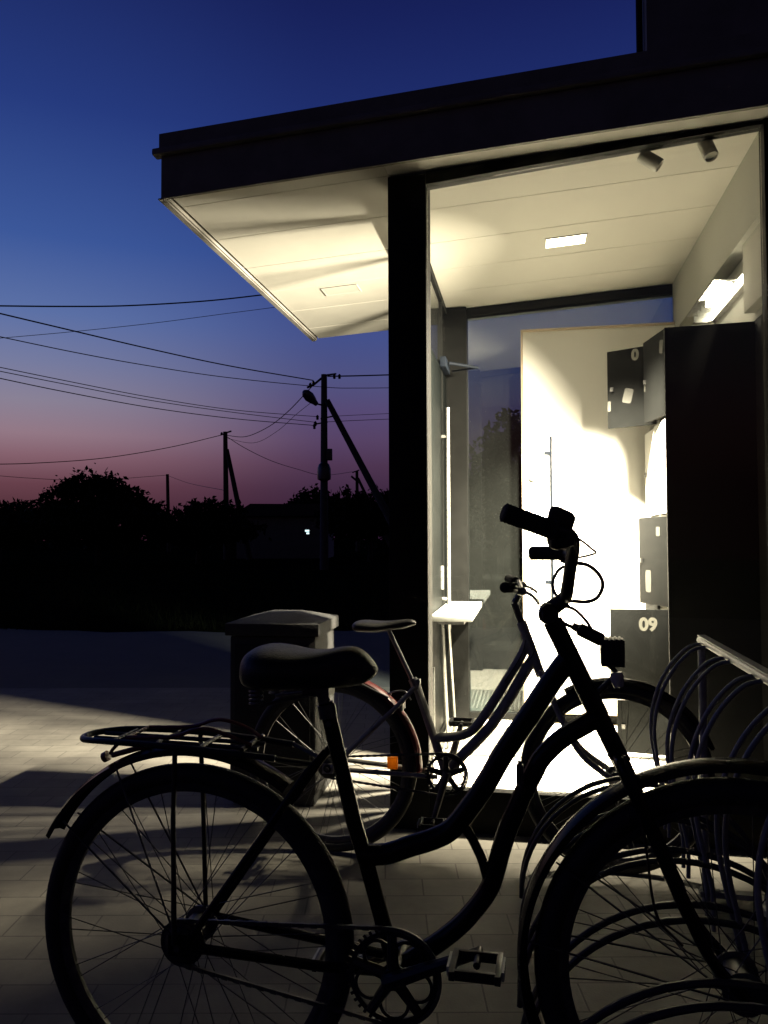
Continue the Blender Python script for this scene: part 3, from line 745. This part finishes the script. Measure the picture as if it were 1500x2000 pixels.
wr = MB(); wr.tube(spline([(.775, -.02, .955), (.80, -.02, .958), (.826, -.015, .952)], 5), .0010, 6); wr.build('lamp_wire', 'cable', b1)
cb_ = MB(); cb_.tube(spline([(.862, -.055, .77), (.893, -.06, .63), (.905, -.06, .53), (.918, -.06, .485), (.955, -.06, .448)], 6), .0024, 8); cb_.build('brake_cable', 'cable', b1)
kn = MB(); kn.box(.668, .682, -.028, -.018, .700, .735); kn.tube([(.675, -.024, .742), (.675, -.024, .695)], .004, 8); kn.build('brake_caliper', 'dull_steel', b1)
loft_saddle(b1, [(.122, .045, .915, .868), (.132, .085, .936, .860), (.155, .105, .946, .856), (.19, .108, .944, .856), (.225, .098, .937, .857), (.255, .080, .934, .858), (.29, .055, .937, .860), (.325, .042, .945, .862), (.35, .036, .947, .866), (.372, .031, .932, .872), (.388, .026, .912, .884), (.394, .012, .902, .893)], 'saddle')
sp = MB(); sp.tube([(.287, 0, .82), (.272, 0, .885)], .0128, 12); sp.box(.245, .30, -.022, .022, .845, .862)
spo = sp.build('seat_post', 'dull_steel', b1)
for y in (-1, 1):
    q = MB(); pts = [(.155 + .0, y * .055 + .014 * math.cos(t * .9), .856 - .0) for t in range(2)]
    hx = [Vector((.16 + .013 * math.cos(t * .7), y * .055 + .013 * math.sin(t * .7), .83 + t * .0009)) for t in range(40)]
    q.tube(hx, .0025, 6); q.tube([(.16, y * .055, .828), (.27, y * .02, .85)], .0035, 6); q.build('saddle_spring', 'dull_steel', spo)
cl = MB(); cl.lathe((.299, -.022, .792), (0, 1, 0), [(.006, 0), (.006, .044)], 10); cl.tube([(.293, 0, .80), (.288, 0, .826)], .0185, 14); cl.build('seat_clamp', 'dull_steel', b1)
# carrier
cr = MB(); Z0 = .738
loop = spline([(.20, -.055, .728), (.10, -.06, .735), (-.05, -.062, .742), (-.17, -.055, .742), (-.235, -.035, .738), (-.252, 0, .737), (-.235, .035, .738), (-.17, .055, .742), (-.05, .062, .742), (.10, .06, .735), (.20, .055, .728)], 6)
cr.tube(loop, .0068, 10)
for s_ in (-.16, -.06, .04, .13): cr.tube([(s_, -.058, .741), (s_, .058, .741)], .0050, 8)
for y in (-.02, .02): cr.tube([(-.22, y, .739), (.15, y, .735)], .0048, 8)
cr.tube([(.20, -.055, .728), (.27, -.02, .712)], .0045, 8); cr.tube([(.20, .055, .728), (.27, .02, .712)], .0045, 8)
crr = cr.build('carrier', 'black_metal', b1)
for y in (-1, 1):
    MB().tube([(-.014, y * .058, .738), (-.012, y * .068, .60), (-.006, y * .072, .352)], .0052, 10).build('carrier_stay', 'black_metal', crr)
sc = MB(); sc.tube(spline([(-.13, -.045, .750), (-.03, -.045, .756), (.02, -.042, .772), (.055, -.04, .774), (.10, -.04, .762), (.14, -.03, .744)], 6), .0042, 8)
sc.tube(spline([(-.13, .045, .750), (-.03, .045, .756), (.02, .042, .772), (.055, .04, .774), (.10, .04, .762), (.14, .03, .744)], 6), .0042, 8); sc.tube([(-.13, -.045, .750), (-.13, .045, .750)], .0042, 8)
sc.build('spring_clamp', 'rust_red', crr)
rl = MB(); rl.tube([(-.165, 0, .735), (-.19, 0, .71), (-.196, 0, .70)], .004, 8); rl.lathe((-.20, 0, .697), (-.6, 0, -.3), [(0, 0), (.011, .001), (.011, .012), (0, .013)], 14); rl.tube([(-.10, .0, .725), (-.19, .0, .698)], .006, 8)
rl.build('rear_reflector', 'rust_red', crr)
for (s0, z0, s1, z1) in ((-.005, .36, -.17, .69), (-.005, .36, -.29, .56)):
    for y in (-1, 1): MB().tube([(s0, y * .066, z0), (s1, y * .026, z1)], .0022, 6).build('mudguard_stay', 'dull_steel', b1)
for (s1, z1) in ((.74, .56), (.69, .41)):
    for y in (-1, 1): MB().tube([(1.05, y * .062, .36), (s1, y * .026, z1)], .0020, 6).build('mudguard_stay', 'dull_steel', b1)
chainring(b1, BBX, BBZ, -.048, .089, 42)
crank(b1, BBX, BBZ, 25, -1, .183, m='black_metal'); crank(b1, BBX, BBZ, 205, 1, .175, m='black_metal')
cs = MB(); cs.lathe((0, -.06, RZ), (0, 1, 0), [(.012, -.006), (.028, 0), (.034, .004), (.034, .007), (.040, .009), (.040, .012), (.046, .014), (.046, .018), (.030, .022)], 30)
cs.build('sprocket', 'black_metal', b1)
def circ(cx, cz, r, a0, a1, y, n_): return [(cx + r * math.cos(R(a0 + (a1 - a0) * k / n_)), y, cz + r * math.sin(R(a0 + (a1 - a0) * k / n_))) for k in range(n_ + 1)]
chain(b1, circ(0, RZ, .044, 262, 92, -.048, 16) + circ(BBX, BBZ, .090, 95, -100, -.048, 24) + [(.0 - .004, -.048, RZ - .0435)])

# ---- rear bicycle --------------------------------------------------------
b2 = thing('bicycle', 'second bicycle, behind, with silver seat post, dark red mudguard and low grey frame', 'bicycle', (-.198, 2.93, 0), 10.4, 'bicycles parked by the kiosk')
w3 = wheel(b2, 0, .325, .322, .021, spoke_m='dull_steel'); w4 = wheel(b2, 1.02, .325, .330, .021)
mudguard(b2, 0, .325, .339, -2, 125, .05, 'rust_red'); mudguard(b2, 1.02, .325, .347, 20, 120, .05, 'black_paint')
MB().box(.212, .250, -.012, .004, .318, .362).build('spoke_reflector', 'orange', w3, .003)
f2 = MB()
f2.tube([(.432, 0, .290), (.388, 0, .425), (.316, 0, .635)], .0155, 14)
f2.tube(spline([(.382, 0, .438), (.43, 0, .440), (.49, 0, .452), (.535, 0, .482), (.59, 0, .560), (.645, 0, .650), (.70, 0, .742), (.722, 0, .79)], 6), .017, 14)
f2.tube(spline([(.435, 0, .312), (.475, 0, .365), (.535, 0, .428), (.592, 0, .492), (.65, 0, .578), (.70, 0, .665), (.742, 0, .735)], 6), .0195, 14)
f2.tube([(.700, 0, .862), (.752, 0, .715)], .0185, 14)
f2.lathe((.433, -.035, .318), (0, 1, 0), [(.02, 0), (.02, .07)], 16)
for y in (-1, 1):
    f2.tube([(.40, y * .03, .305), (.02, y * .062, .325)], .009, 10); f2.tube([(.316, y * .016, .62), (.27, y * .045, .57), (.015, y * .062, .328)], .0085, 10)
    f2.obox((.0, y * .062, .325), (.02, 0, 0), (0, .003, 0), (0, 0, .018))
f2.build('frame', 'grey_paint', b2)
k2 = MB(); k2.tube([(.752, 0, .715), (.768, 0, .672)], .017, 12)
for y in (-1, 1): k2.tube(spline([(.765, y * .012, .684), (.775, y * .045, .668), (.85, y * .052, .50), (.91, y * .055, .405), (1.02, y * .06, .325)], 6), .0105, 10)
k2.build('fork', 'grey_paint', b2)
s2 = MB(); s2.tube([(.218, 0, .822), (.318, 0, .615)], .0085, 12); s2o = s2.build('seat_post', 'steel', b2)
c2 = MB(); c2.tube([(.305, 0, .648), (.316, 0, .625)], .017, 12); c2.box(.318, .334, -.012, .012, .63, .648); c2.build('seat_clamp', 'steel', b2)
c2 = MB(); c2.tube([(.325, -.021, .612), (.378, -.021, .47), (.384, -.021, .452)], .0042, 8); c2.build('pump', 'steel', b2)
loft_saddle(b2, [(.085, .05, .850, .828), (.10, .078, .858, .818), (.135, .074, .860, .818), (.18, .065, .856, .815), (.225, .04, .858, .826), (.27, .028, .865, 0.827), (.305, .022, .867, .842), (.321, .012, .856, .845)], 'saddle')
h2 = MB(); h2.tube([(.700, 0, .862), (.676, 0, .93)], .0125, 12); h2.tube([(.676, 0, .93), (.70, 0, .968)], .012, 12); h2.build('stem', 'dull_steel', b2)
h3 = MB(); h3.tube(spline([(.655, -.27, 1.0), (.685, -.2, .995), (.70, -.08, .972), (.70, 0, .968), (.70, .08, .972), (.685, .2, .995), (.655, .27, 1.0)], 6), .0108, 12)
h3o = h3.build('handlebar', 'steel', b2)
grip((.650, -.285, 1.002), (.680, -.19, .996), .0165, h3o); grip((.650, .285, 1.002), (.680, .19, .996), .0165, h3o)
for s_ in (-1, 1):
    lv = MB(); lv.lathe((.69, s_ * .17, .985), (.9, s_ * .2, -.15), [(0, 0), (.014, .002), (.016, .02), (.009, .03), (0, .031)], 14); lv.tube(spline([(.70, s_ * .17, .985), (.735, s_ * .19, .972), (.755, s_ * .24, .955), (.758, s_ * .28, .95)], 5), [.006] * 15 + [.004], 8)
    lv.build('brake_lever', 'steel', h3o)
cb_ = MB(); cb_.tube(spline([(.71, -.16, .975), (.745, -.15, .985), (.765, -.1, .93), (.762, -.05, .84), (.745, -.02, .76), (.72, -.02, .72)], 6), .0016, 8); cb_.build('brake_cable', 'cable', b2)
cb_ = MB(); cb_.tube(spline([(.715, -.03, .80), (.70, -.022, .745), (.64, -.021, .65)], 6), .0020, 8); cb_.build('brake_cable', 'cable', b2)
bk = MB(); bk.box(.262, .274, -.03, -.01, .535, .578); bk.box(.262, .274, .01, .03, .535, .578); bk.tube(spline([(.205, 0, .585), (.24, 0, .60), (.28, 0, .60), (.30, 0, .57)], 5), .003, 8); bk.build('brake_caliper', 'steel', b2)
st = MB(); st.tube([(.06, -.05, .66), (.22, -.03, .58)], .006, 8); st.tube([(.06, .05, .66), (.22, .03, .58)], .006, 8); st.build('carrier_stay', 'black_metal', b2)
chainring(b2, .433, .320, -.048, .074, 38)
crank(b2, .433, .320, 74, 1, .155); crank(b2, .433, .320, 254, -1, .155)
cs = MB(); cs.lathe((0, -.06, .325), (0, 1, 0), [(.012, -.006), (.03, 0), (.036, .005), (.036, .012), (.042, .014), (.042, .018), (.026, .022)], 26); cs.build('sprocket', 'black_metal', b2)
chain(b2, circ(0, .325, .037, 262, 92, -.048, 14) + circ(.433, .320, .075, 95, -100, -.048, 20) + [(-.004, -.048, .2885)])

# ------------------------------------------------------------------ bicycle rack
rk = thing('bicycle_rack', 'galvanised bicycle rack of paired curved rods along one top rail', 'bike rack', (1.007, 2.46, 0), YB)
MB().tube([(0, .06, .832), (0, -1.75, .832)], .0125, 14).build('top_rail', 'galv', rk)
MB().box(-.012, .012, -1.75, .05, .846, .850).build('rail_cap', 'galv', rk)
for x in (.175,): MB().box(x - .02, x + .02, -1.75, .08, .001, .028).build('foot_rail', 'galv', rk, .002)
for y in (.045, -1.70):
    MB().tube([(0, y, .83), (.0, y, .4), (.0, y, .0)], .0125, 12).build('post', 'galv', rk)
    MB().box(-.02, .15, y - .015, y + .015, .029, .045).build('cross_foot', 'galv', rk)
for i in range(6):
    for dy in (-.034, .034):
        y = -.02 - .292 * i + dy
        g = MB(); g.tube(spline([(0, y, 0.827), (-.05, y, .812), (-.105, y, .752), (-.145, y, .67), (-.163, y, .58), (-.158, y, .49), (-.14, y, .40), (-.125, y, .32), (-.125, y, .24)], 5), .0058, 10)
        g.build('upper_hoop', 'hoop_lit', rk)
        g = MB(); g.tube([(-.20 + .375 * math.cos(R(a)), y, .022 + .375 * math.sin(R(a))) for a in range(0, 181, 6)], .0075, 10)
        g.build('wheel_hoop', 'hoop', rk)

# ------------------------------------------------------------------ poles and wires
def pole(name, label, px_top, py_top, px_bot, d, r0, r1, strut=None, m='pole', extras=None, group='utility poles beyond the road'):
    top = P(px_top, py_top, d); bx = P(px_bot, 1053, d).x
    t = thing(name, label, 'utility pole', (bx, d, -.01), 0, group)
    q = MB(); q.tube([(0, 0, 0), ((top.x - bx), 0, top.z)], [r0, r1], 12); q.build('pole_shaft', m, t)
    if strut:
        a = P(strut[0], strut[1], d - .25); b_ = P(strut[2], strut[3], d - .6); k = (a.z) / (a.z - b_.z); g0 = a + (b_ - a) * k
        q = MB(); q.tube([a - t.location, g0 - t.location], [r1 * .95, r0 * .95], 12); q.build('brace_strut', m, t)
    if extras: extras(t, d)
    return t
def ex_main(t, d):
    o = t.location
    q = MB(); q.tube([P(630, 737, d) - o, P(612, 752, d) - o, P(600, 757, d - .1) - o], .045, 6); q.tube([P(634, 733, d) - o, P(657, 730, d) - o], .035, 6); q.build('bracket_arm', 'dull_steel', t)
    for px, py in ((620, 815), (616, 827), (614, 833), (653, 735), (663, 735), (612, 748), (606, 752)):
        c = P(px, py, d - .1) - o; MB().lathe(c - Vector((0, 0, .10)), (0, 0, 1), [(.03, 0), (.06, .03), (.045, .08), (.065, .12), (.03, .18), (0, .2)], 10).build('insulator', 'ceramic', t)
    q = MB(); q.tube([P(626, 818, d) - o, P(650, 813, d) - o], .03, 6); q.tube([P(612, 829, d) - o, P(640, 824, d) - o], .03, 6); q.build('cross_arm', 'dull_steel', t)
    q = MB(); c = P(633, 922, d - .22) - o; q.lathe(c - Vector((0, 0, .36)), (0, 0, 1), [(.1, 0), (.26, .08), (.27, .2), (.26, .5), (.2, .66), (.1, .74)], 12); q.build('transformer_box', 'dull_steel', t)
    q = MB(); c = P(644, 888, d - .1) - o; q.box(c.x - .12, c.x + .10, c.y - .12, c.y + .1, c.z - .22, c.z + .22); q.build('junction_box', 'dull_steel', t, .02)
D1 = 30
pole('utility_pole', 'nearest tall utility pole, with a street lamp and a leaning brace strut', 633, 731, 633, D1, .17, .115, (639, 782, 741, 975), extras=ex_main)
D2 = 46
def ex2(t, d):
    o = t.location
    q = MB(); q.tube([P(436, 847, d) - o, P(452, 842, d) - o], .05, 6); q.build('bracket_arm', 'dull_steel', t)
    MB().lathe(P(433, 850, d) - o, (0, 0, 1), [(.04, 0), (.09, .05), (.05, .16), (0, .2)], 10).build('insulator', 'ceramic', t)
pole('utility_pole', 'braced utility pole between the nearest pole and the thin single pole', 440, 843, 443, D2, .19, .13, (443, 878, 465, 985), 'wood_pole', ex2)
pole('utility_pole', 'thin single utility pole without a strut just right of the big bush', 327, 926, 330, 75, .2, .15, None, 'wood_pole')
def ex4(t, d):
    o = t.location; q = MB(); q.tube([P(688, 923, d) - o, P(702, 918, d) - o], .06, 6); q.tube([P(698, 940, d) - o, P(686, 930, d) - o], .1, 6); q.build('bracket_arm', 'dull_steel', t)
pole('utility_pole', 'small far utility pole seen through the strut of the nearest pole', 697, 920, 699, 74, .2, .14, (699, 934, 722, 982), 'wood_pole', ex4)
# street lamp fixed to the nearest pole
a = P(628, 791, D1 - .12); e_ = P(596, 766, D1 - 1.2)
sl_ = thing('street_lamp', 'unlit grey street lamp head on a short arm of the nearest pole', 'street lamp', a, 0)
q = MB(); q.tube([(0, 0, 0), P(620, 789, D1 - .3) - a, P(614, 782, D1 - .45) - a], .035, 8); q.build('lamp_arm', 'dull_steel', sl_)
d_ = (P(594, 765, D1 - 1.0) - P(619, 790, D1 - .4)); c0 = P(619, 790, D1 - .4) - a
q = MB(); q.lathe(c0, d_, [(.02, 0), (.09, .03), (.11, .15), (.16, .3), (.2, .5), (.17, .72), (.08, .84), (0, .86)], 14); q.build('lamp_head', 'lamp_grey', sl_)

def wire(label, pts, r_=.014, group='overhead wires in front of the dusk sky'):
    pw = [P(*q) for q in pts]; o = MB(); base = pw[0].copy()
    o.tube([q - base for q in spline(pw, 8)], r_, 5)
    ob = o.build('overhead_wire', 'wire'); ob.location = base
    tag(ob, label, 'overhead wire', group)
wire('topmost thick wire, passing behind the corner of the soffit', [(-40, 597, 21), (120, 598.5, 22), (250, 597, 23), (400, 588, 24), (520, 575, 25), (640, 560, 26)], .022)
wire('thin wire rising from lower left to the soffit corner', [(-40, 664, 30), (140, 648, 31), (300, 631, 32), (430, 614, 33), (545, 599, 34), (640, 585, 35)], .012)
wire('thick wire falling from the left edge to the top of the nearest pole', [(-60, 598, 20), (100, 636, 22), (300, 683, 25), (450, 715, 27.5), (612, 743, 29.9)], .021)
wire('second wire under the thick one, running on past the nearest pole behind the column', [(-60, 645, 20), (150, 689, 22), (300, 716, 24.5), (450, 738, 27), (632, 756, 29.7), (700, 758, 31), (800, 757, 33)], .014)
wire('upper one of the three thin wires below the thick pair', [(-60, 705, 20), (120, 742, 22), (300, 777, 25), (460, 801, 27.5), (622, 814, 29.8)], .012)
wire('middle one of the three thin wires below the thick pair', [(-60, 713, 20), (120, 749, 22), (300, 783, 25), (460, 806, 27.5), (618, 825, 29.8)], .012)
wire('lowest one of the three thin wires below the thick pair', [(-60, 726, 20), (120, 764, 22), (300, 797, 25), (460, 818, 27.5), (614, 831, 29.8)], .014)
wire('wire from the left edge up to the top of the braced second pole', [(-60, 907, 36), (60, 905, 38), (200, 895, 41), (330, 874, 44), (436, 849, 45.9)], .022)
wire('thick sagging wire between the second pole and the nearest pole top', [(440, 850, 45.9), (478, 853, 43), (520, 836, 38), (560, 806, 34.5), (612, 752, 29.9)], .02)
wire('thin sagging wire under the thick one, second pole to street lamp', [(442, 856, 45.9), (495, 865, 42), (540, 843, 38), (580, 808, 34), (617, 779, 30)], .012)
wire('thin wire dropping from the second pole past the nearest pole to the far pole', [(443, 853, 45.9), (480, 876, 46), (530, 900, 50), (580, 916, 56), (632, 928, 63), (692, 921, 73.8)], .02)
wire('thin low wire from the left edge to the thin single pole', [(-60, 924, 60), (60, 934, 64), (180, 938, 69), (327, 928, 74.9)], .022)
wire('thin wire from the thin single pole towards the second pole', [(328, 929, 74.9), (370, 944, 66), (440, 958, 47)], .018)
wire('thick wire from the nearest pole top to behind the column', [(640, 735, 29.9), (700, 734, 31), (800, 731, 33)], .028)
wire('thin wire from the middle of the nearest pole to behind the column', [(640, 824, 29.9), (700, 821, 31), (800, 817, 33)], .012)
wire('faint wire above it, from the upper arm of the nearest pole', [(652, 813, 29.9), (710, 810, 31), (800, 806, 33)], .010)

# ------------------------------------------------------------------ trees, hedge, house
def crown(blobs, n, size, rng, shell=.55):
    g = MB(); tot = sum(b_[3] * b_[4] * b_[5] for b_ in blobs) ; 
    for (cx, cy, cz, rx, ry, rz) in blobs:
        k = int(n * (rx * ry * rz) / tot)
        clumps = []
        for _ in range(max(6, k // 14)):
            v = Vector((rng.gauss(0, 1), rng.gauss(0, 1), rng.gauss(0, 1))).normalized() * (shell + (1.06 - shell) * rng.random() ** .6)
            clumps.append(Vector((cx + v.x * rx, cy + v.y * ry, cz + v.z * rz)))
        for _ in range(k):
            c = rng.choice(clumps) + Vector((rng.gauss(0, .16) * rx, rng.gauss(0, .16) * ry, rng.gauss(0, .16) * rz))
            if c.z < .05: c.z = .05 + rng.random() * .3
            s_ = size * rng.uniform(.5, 1.25); a = Vector((rng.gauss(0, 1), rng.gauss(0, 1), rng.gauss(0, 1))).normalized(); b_ = a.orthogonal().normalized()
            b_ = (Matrix.Rotation(rng.random() * 6.28, 3, a) @ b_); c2 = a.cross(b_)
            g.add([c - b_ * s_ * .2, c + c2 * s_ * .32 + b_ * s_ * .3, c + b_ * s_, c - c2 * s_ * .32 + b_ * s_ * .3], [(0, 1, 2, 3)])
    return g
def tree(name, label, cat, d, blobs_px, n, size, seed, m='leaf', group='trees and bushes along the horizon'):
    """blobs_px: (x, y, rx, ry) in the picture at distance d"""
    rng = random.Random(seed); k = d / F
    xs = sum(b_[0] for b_ in blobs_px) / len(blobs_px); base = Vector((P(xs, 1053, d).x, d, 0))
    t = thing(name, label, cat, base, 0, group); bl_ = []
    for (x, y, rx, ry) in blobs_px:
        c = P(x, y, d) - base; bl_.append((c.x, rng.uniform(-.3, .3) * rx * k, c.z, rx * k, rx * k * .8, ry * k))
    crown(bl_, n, size, rng).build('crown', m, t)
    q = MB(); top = max(b_[2] for b_ in bl_)
    q.tube([(0, 0, -.02), (.05, .03, top * .4), (0, 0, top * .8)], [.05 * d / 30 + .08, .1, .05], 8)
    for b_ in bl_[:7]: q.tube([(0, 0, top * .3), (b_[0] * .5, b_[1] * .5, max(.3, b_[2] * .7)), (b_[0], b_[1], b_[2])], [.07, .045, .02], 6)
    q.build('trunk', 'bark', t)
    return t
tree('leafy_bush', 'big rounded bush, the tallest against the sunset on the left', 'bush', 36, [(120, 985, 34, 34), (165, 965, 42, 42), (205, 965, 45, 36), (245, 985, 48, 30), (285, 1005, 38, 26), (200, 1020, 120, 34), (110, 1020, 40, 36), (180, 940, 20, 20), (150, 948, 14, 14), (255, 958, 16, 14)], 16000, .24, 1)
tree('leafy_bush', 'low dark bush at the left edge, left of the tallest one', 'bush', 38, [(-30, 1010, 50, 30), (20, 1006, 45, 24), (65, 1006, 40, 27), (20, 1035, 90, 24), (-90, 1005, 50, 40)], 7000, .24, 2)
tree('leafy_bush', 'wide low bush below the braced second pole, left of the house roof', 'bush', 37, [(365, 1012, 28, 22), (402, 1004, 36, 26), (440, 1008, 34, 25), (400, 1034, 90, 24), (330, 1036, 30, 22)], 7000, .24, 3, 'leaf2')
tree('leafy_tree', 'bushy tree just left of the nearest pole foot', 'tree', 57, [(590, 990, 24, 26), (615, 983, 26, 26), (600, 1015, 50, 34), (570, 1010, 20, 24), (640, 990, 28, 24)], 8000, .3, 4)
tree('leafy_tree', 'bushy tree between the nearest pole and the column', 'tree', 41, [(672, 985, 26, 24), (705, 990, 28, 28), (745, 985, 30, 24), (700, 1015, 70, 34), (790, 985, 40, 30)], 9000, .24, 5, 'leaf2')
tree('leafy_tree', 'tall tree seen dark through the back glass left of the white door', 'tree', 26, [(985, 850, 36, 40), (960, 890, 40, 40), (1010, 900, 50, 60), (975, 960, 70, 60), (930, 985, 50, 50), (1000, 1010, 90, 50)], 10000, .2, 6)
tree('leafy_tree', 'tree behind the kiosk, further right than the tall one', 'tree', 34, [(1150, 930, 90, 80), (1080, 960, 80, 70), (1250, 950, 90, 70), (870, 1000, 60, 40)], 6000, .36, 8, 'leaf2')
# low far wood that closes the horizon
rng = random.Random(11); bl_ = []
for i in range(90):
    x = -75 + i * 1.9 + rng.uniform(-.6, .6); bl_.append((x, 96 + rng.uniform(-3, 3), 1.2 + rng.random() * .9, 2.2, 2, 1.6 + rng.random() * .9))
o = crown(bl_, 16000, .7, rng, .3).build('far_wood', 'leaf'); o['kind'] = 'stuff'; o['label'] = 'low dark far wood along the horizon'
# verge: rough grass blades on the near part of the field
rng = random.Random(5); g = MB()
for i in range(9000):
    y = 10.2 + rng.random() ** 1.7 * 24; x = rng.uniform(-.62, .12) * y; hgt = rng.uniform(.04, .16); a = rng.random() * 6.28; dx, dy = .008 * math.cos(a), .008 * math.sin(a); lx, ly = rng.gauss(0, .04), rng.gauss(0, .04)
    g.add([(x - dx, y - dy, -.012), (x + dx, y + dy, -.012), (x + lx, y + ly, hgt)], [(0, 1, 2)])
o = g.build('rough_grass', 'blade'); o['kind'] = 'stuff'; o['label'] = 'rough dark grass beyond the road'
# house with one lit window
hd = 48; hx0, hx1 = P(462, 1053, hd).x, P(640, 1053, hd).x
hs = thing('house', 'low dark house with a flat roof line and one small lit window', 'house', ((hx0 + hx1) / 2, hd, 0), 0)
hw_ = (hx1 - hx0) / 2
MB().box(-hw_, hw_, 0, 6, -.02, 2.6).build('wall', 'house_wall', hs)
q = MB(); q.prism([(-hw_ - .3, 2.61), (hw_ + .3, 2.61), (hw_ - .2, 3.32), (-hw_ + .9, 3.36)], -.4, 6.4); q.build('roof', 'roof_tile', hs)
c = P(600, 1039, hd - .06); lx = c.x - hs.location.x
wf = MB(); wf.box(lx - .20, lx + .20, -.05, -.002, c.z - .20, c.z + .20); wfo = wf.build('window', 'house_wall', hs)
MB().box(lx - .13, lx + .12, -.06, -.051, c.z + .02, c.z + .13).build('window_pane', 'win_lit', wfo)
MB().box(lx - .05, lx + .12, -.06, -.051, c.z - .13, c.z - .03).build('window_pane', 'win_lit', wfo)

# ------------------------------------------------------------------ render settings
S.view_settings.view_transform = 'Standard'; S.view_settings.look = 'None'; S.view_settings.exposure = 0; S.view_settings.gamma = 1
S.render.engine = 'CYCLES'
S.cycles.use_denoising = DENOISE
try: S.cycles.denoiser = 'OPENIMAGEDENOISE'
except Exception: pass
S.cycles.max_bounces = 10; S.cycles.diffuse_bounces = 5; S.cycles.glossy_bounces = 5; S.cycles.transparent_max_bounces = 16
S.cycles.caustics_reflective = False; S.cycles.caustics_refractive = False
S.cycles.sample_clamp_indirect = 4
S.cycles.use_light_tree = True
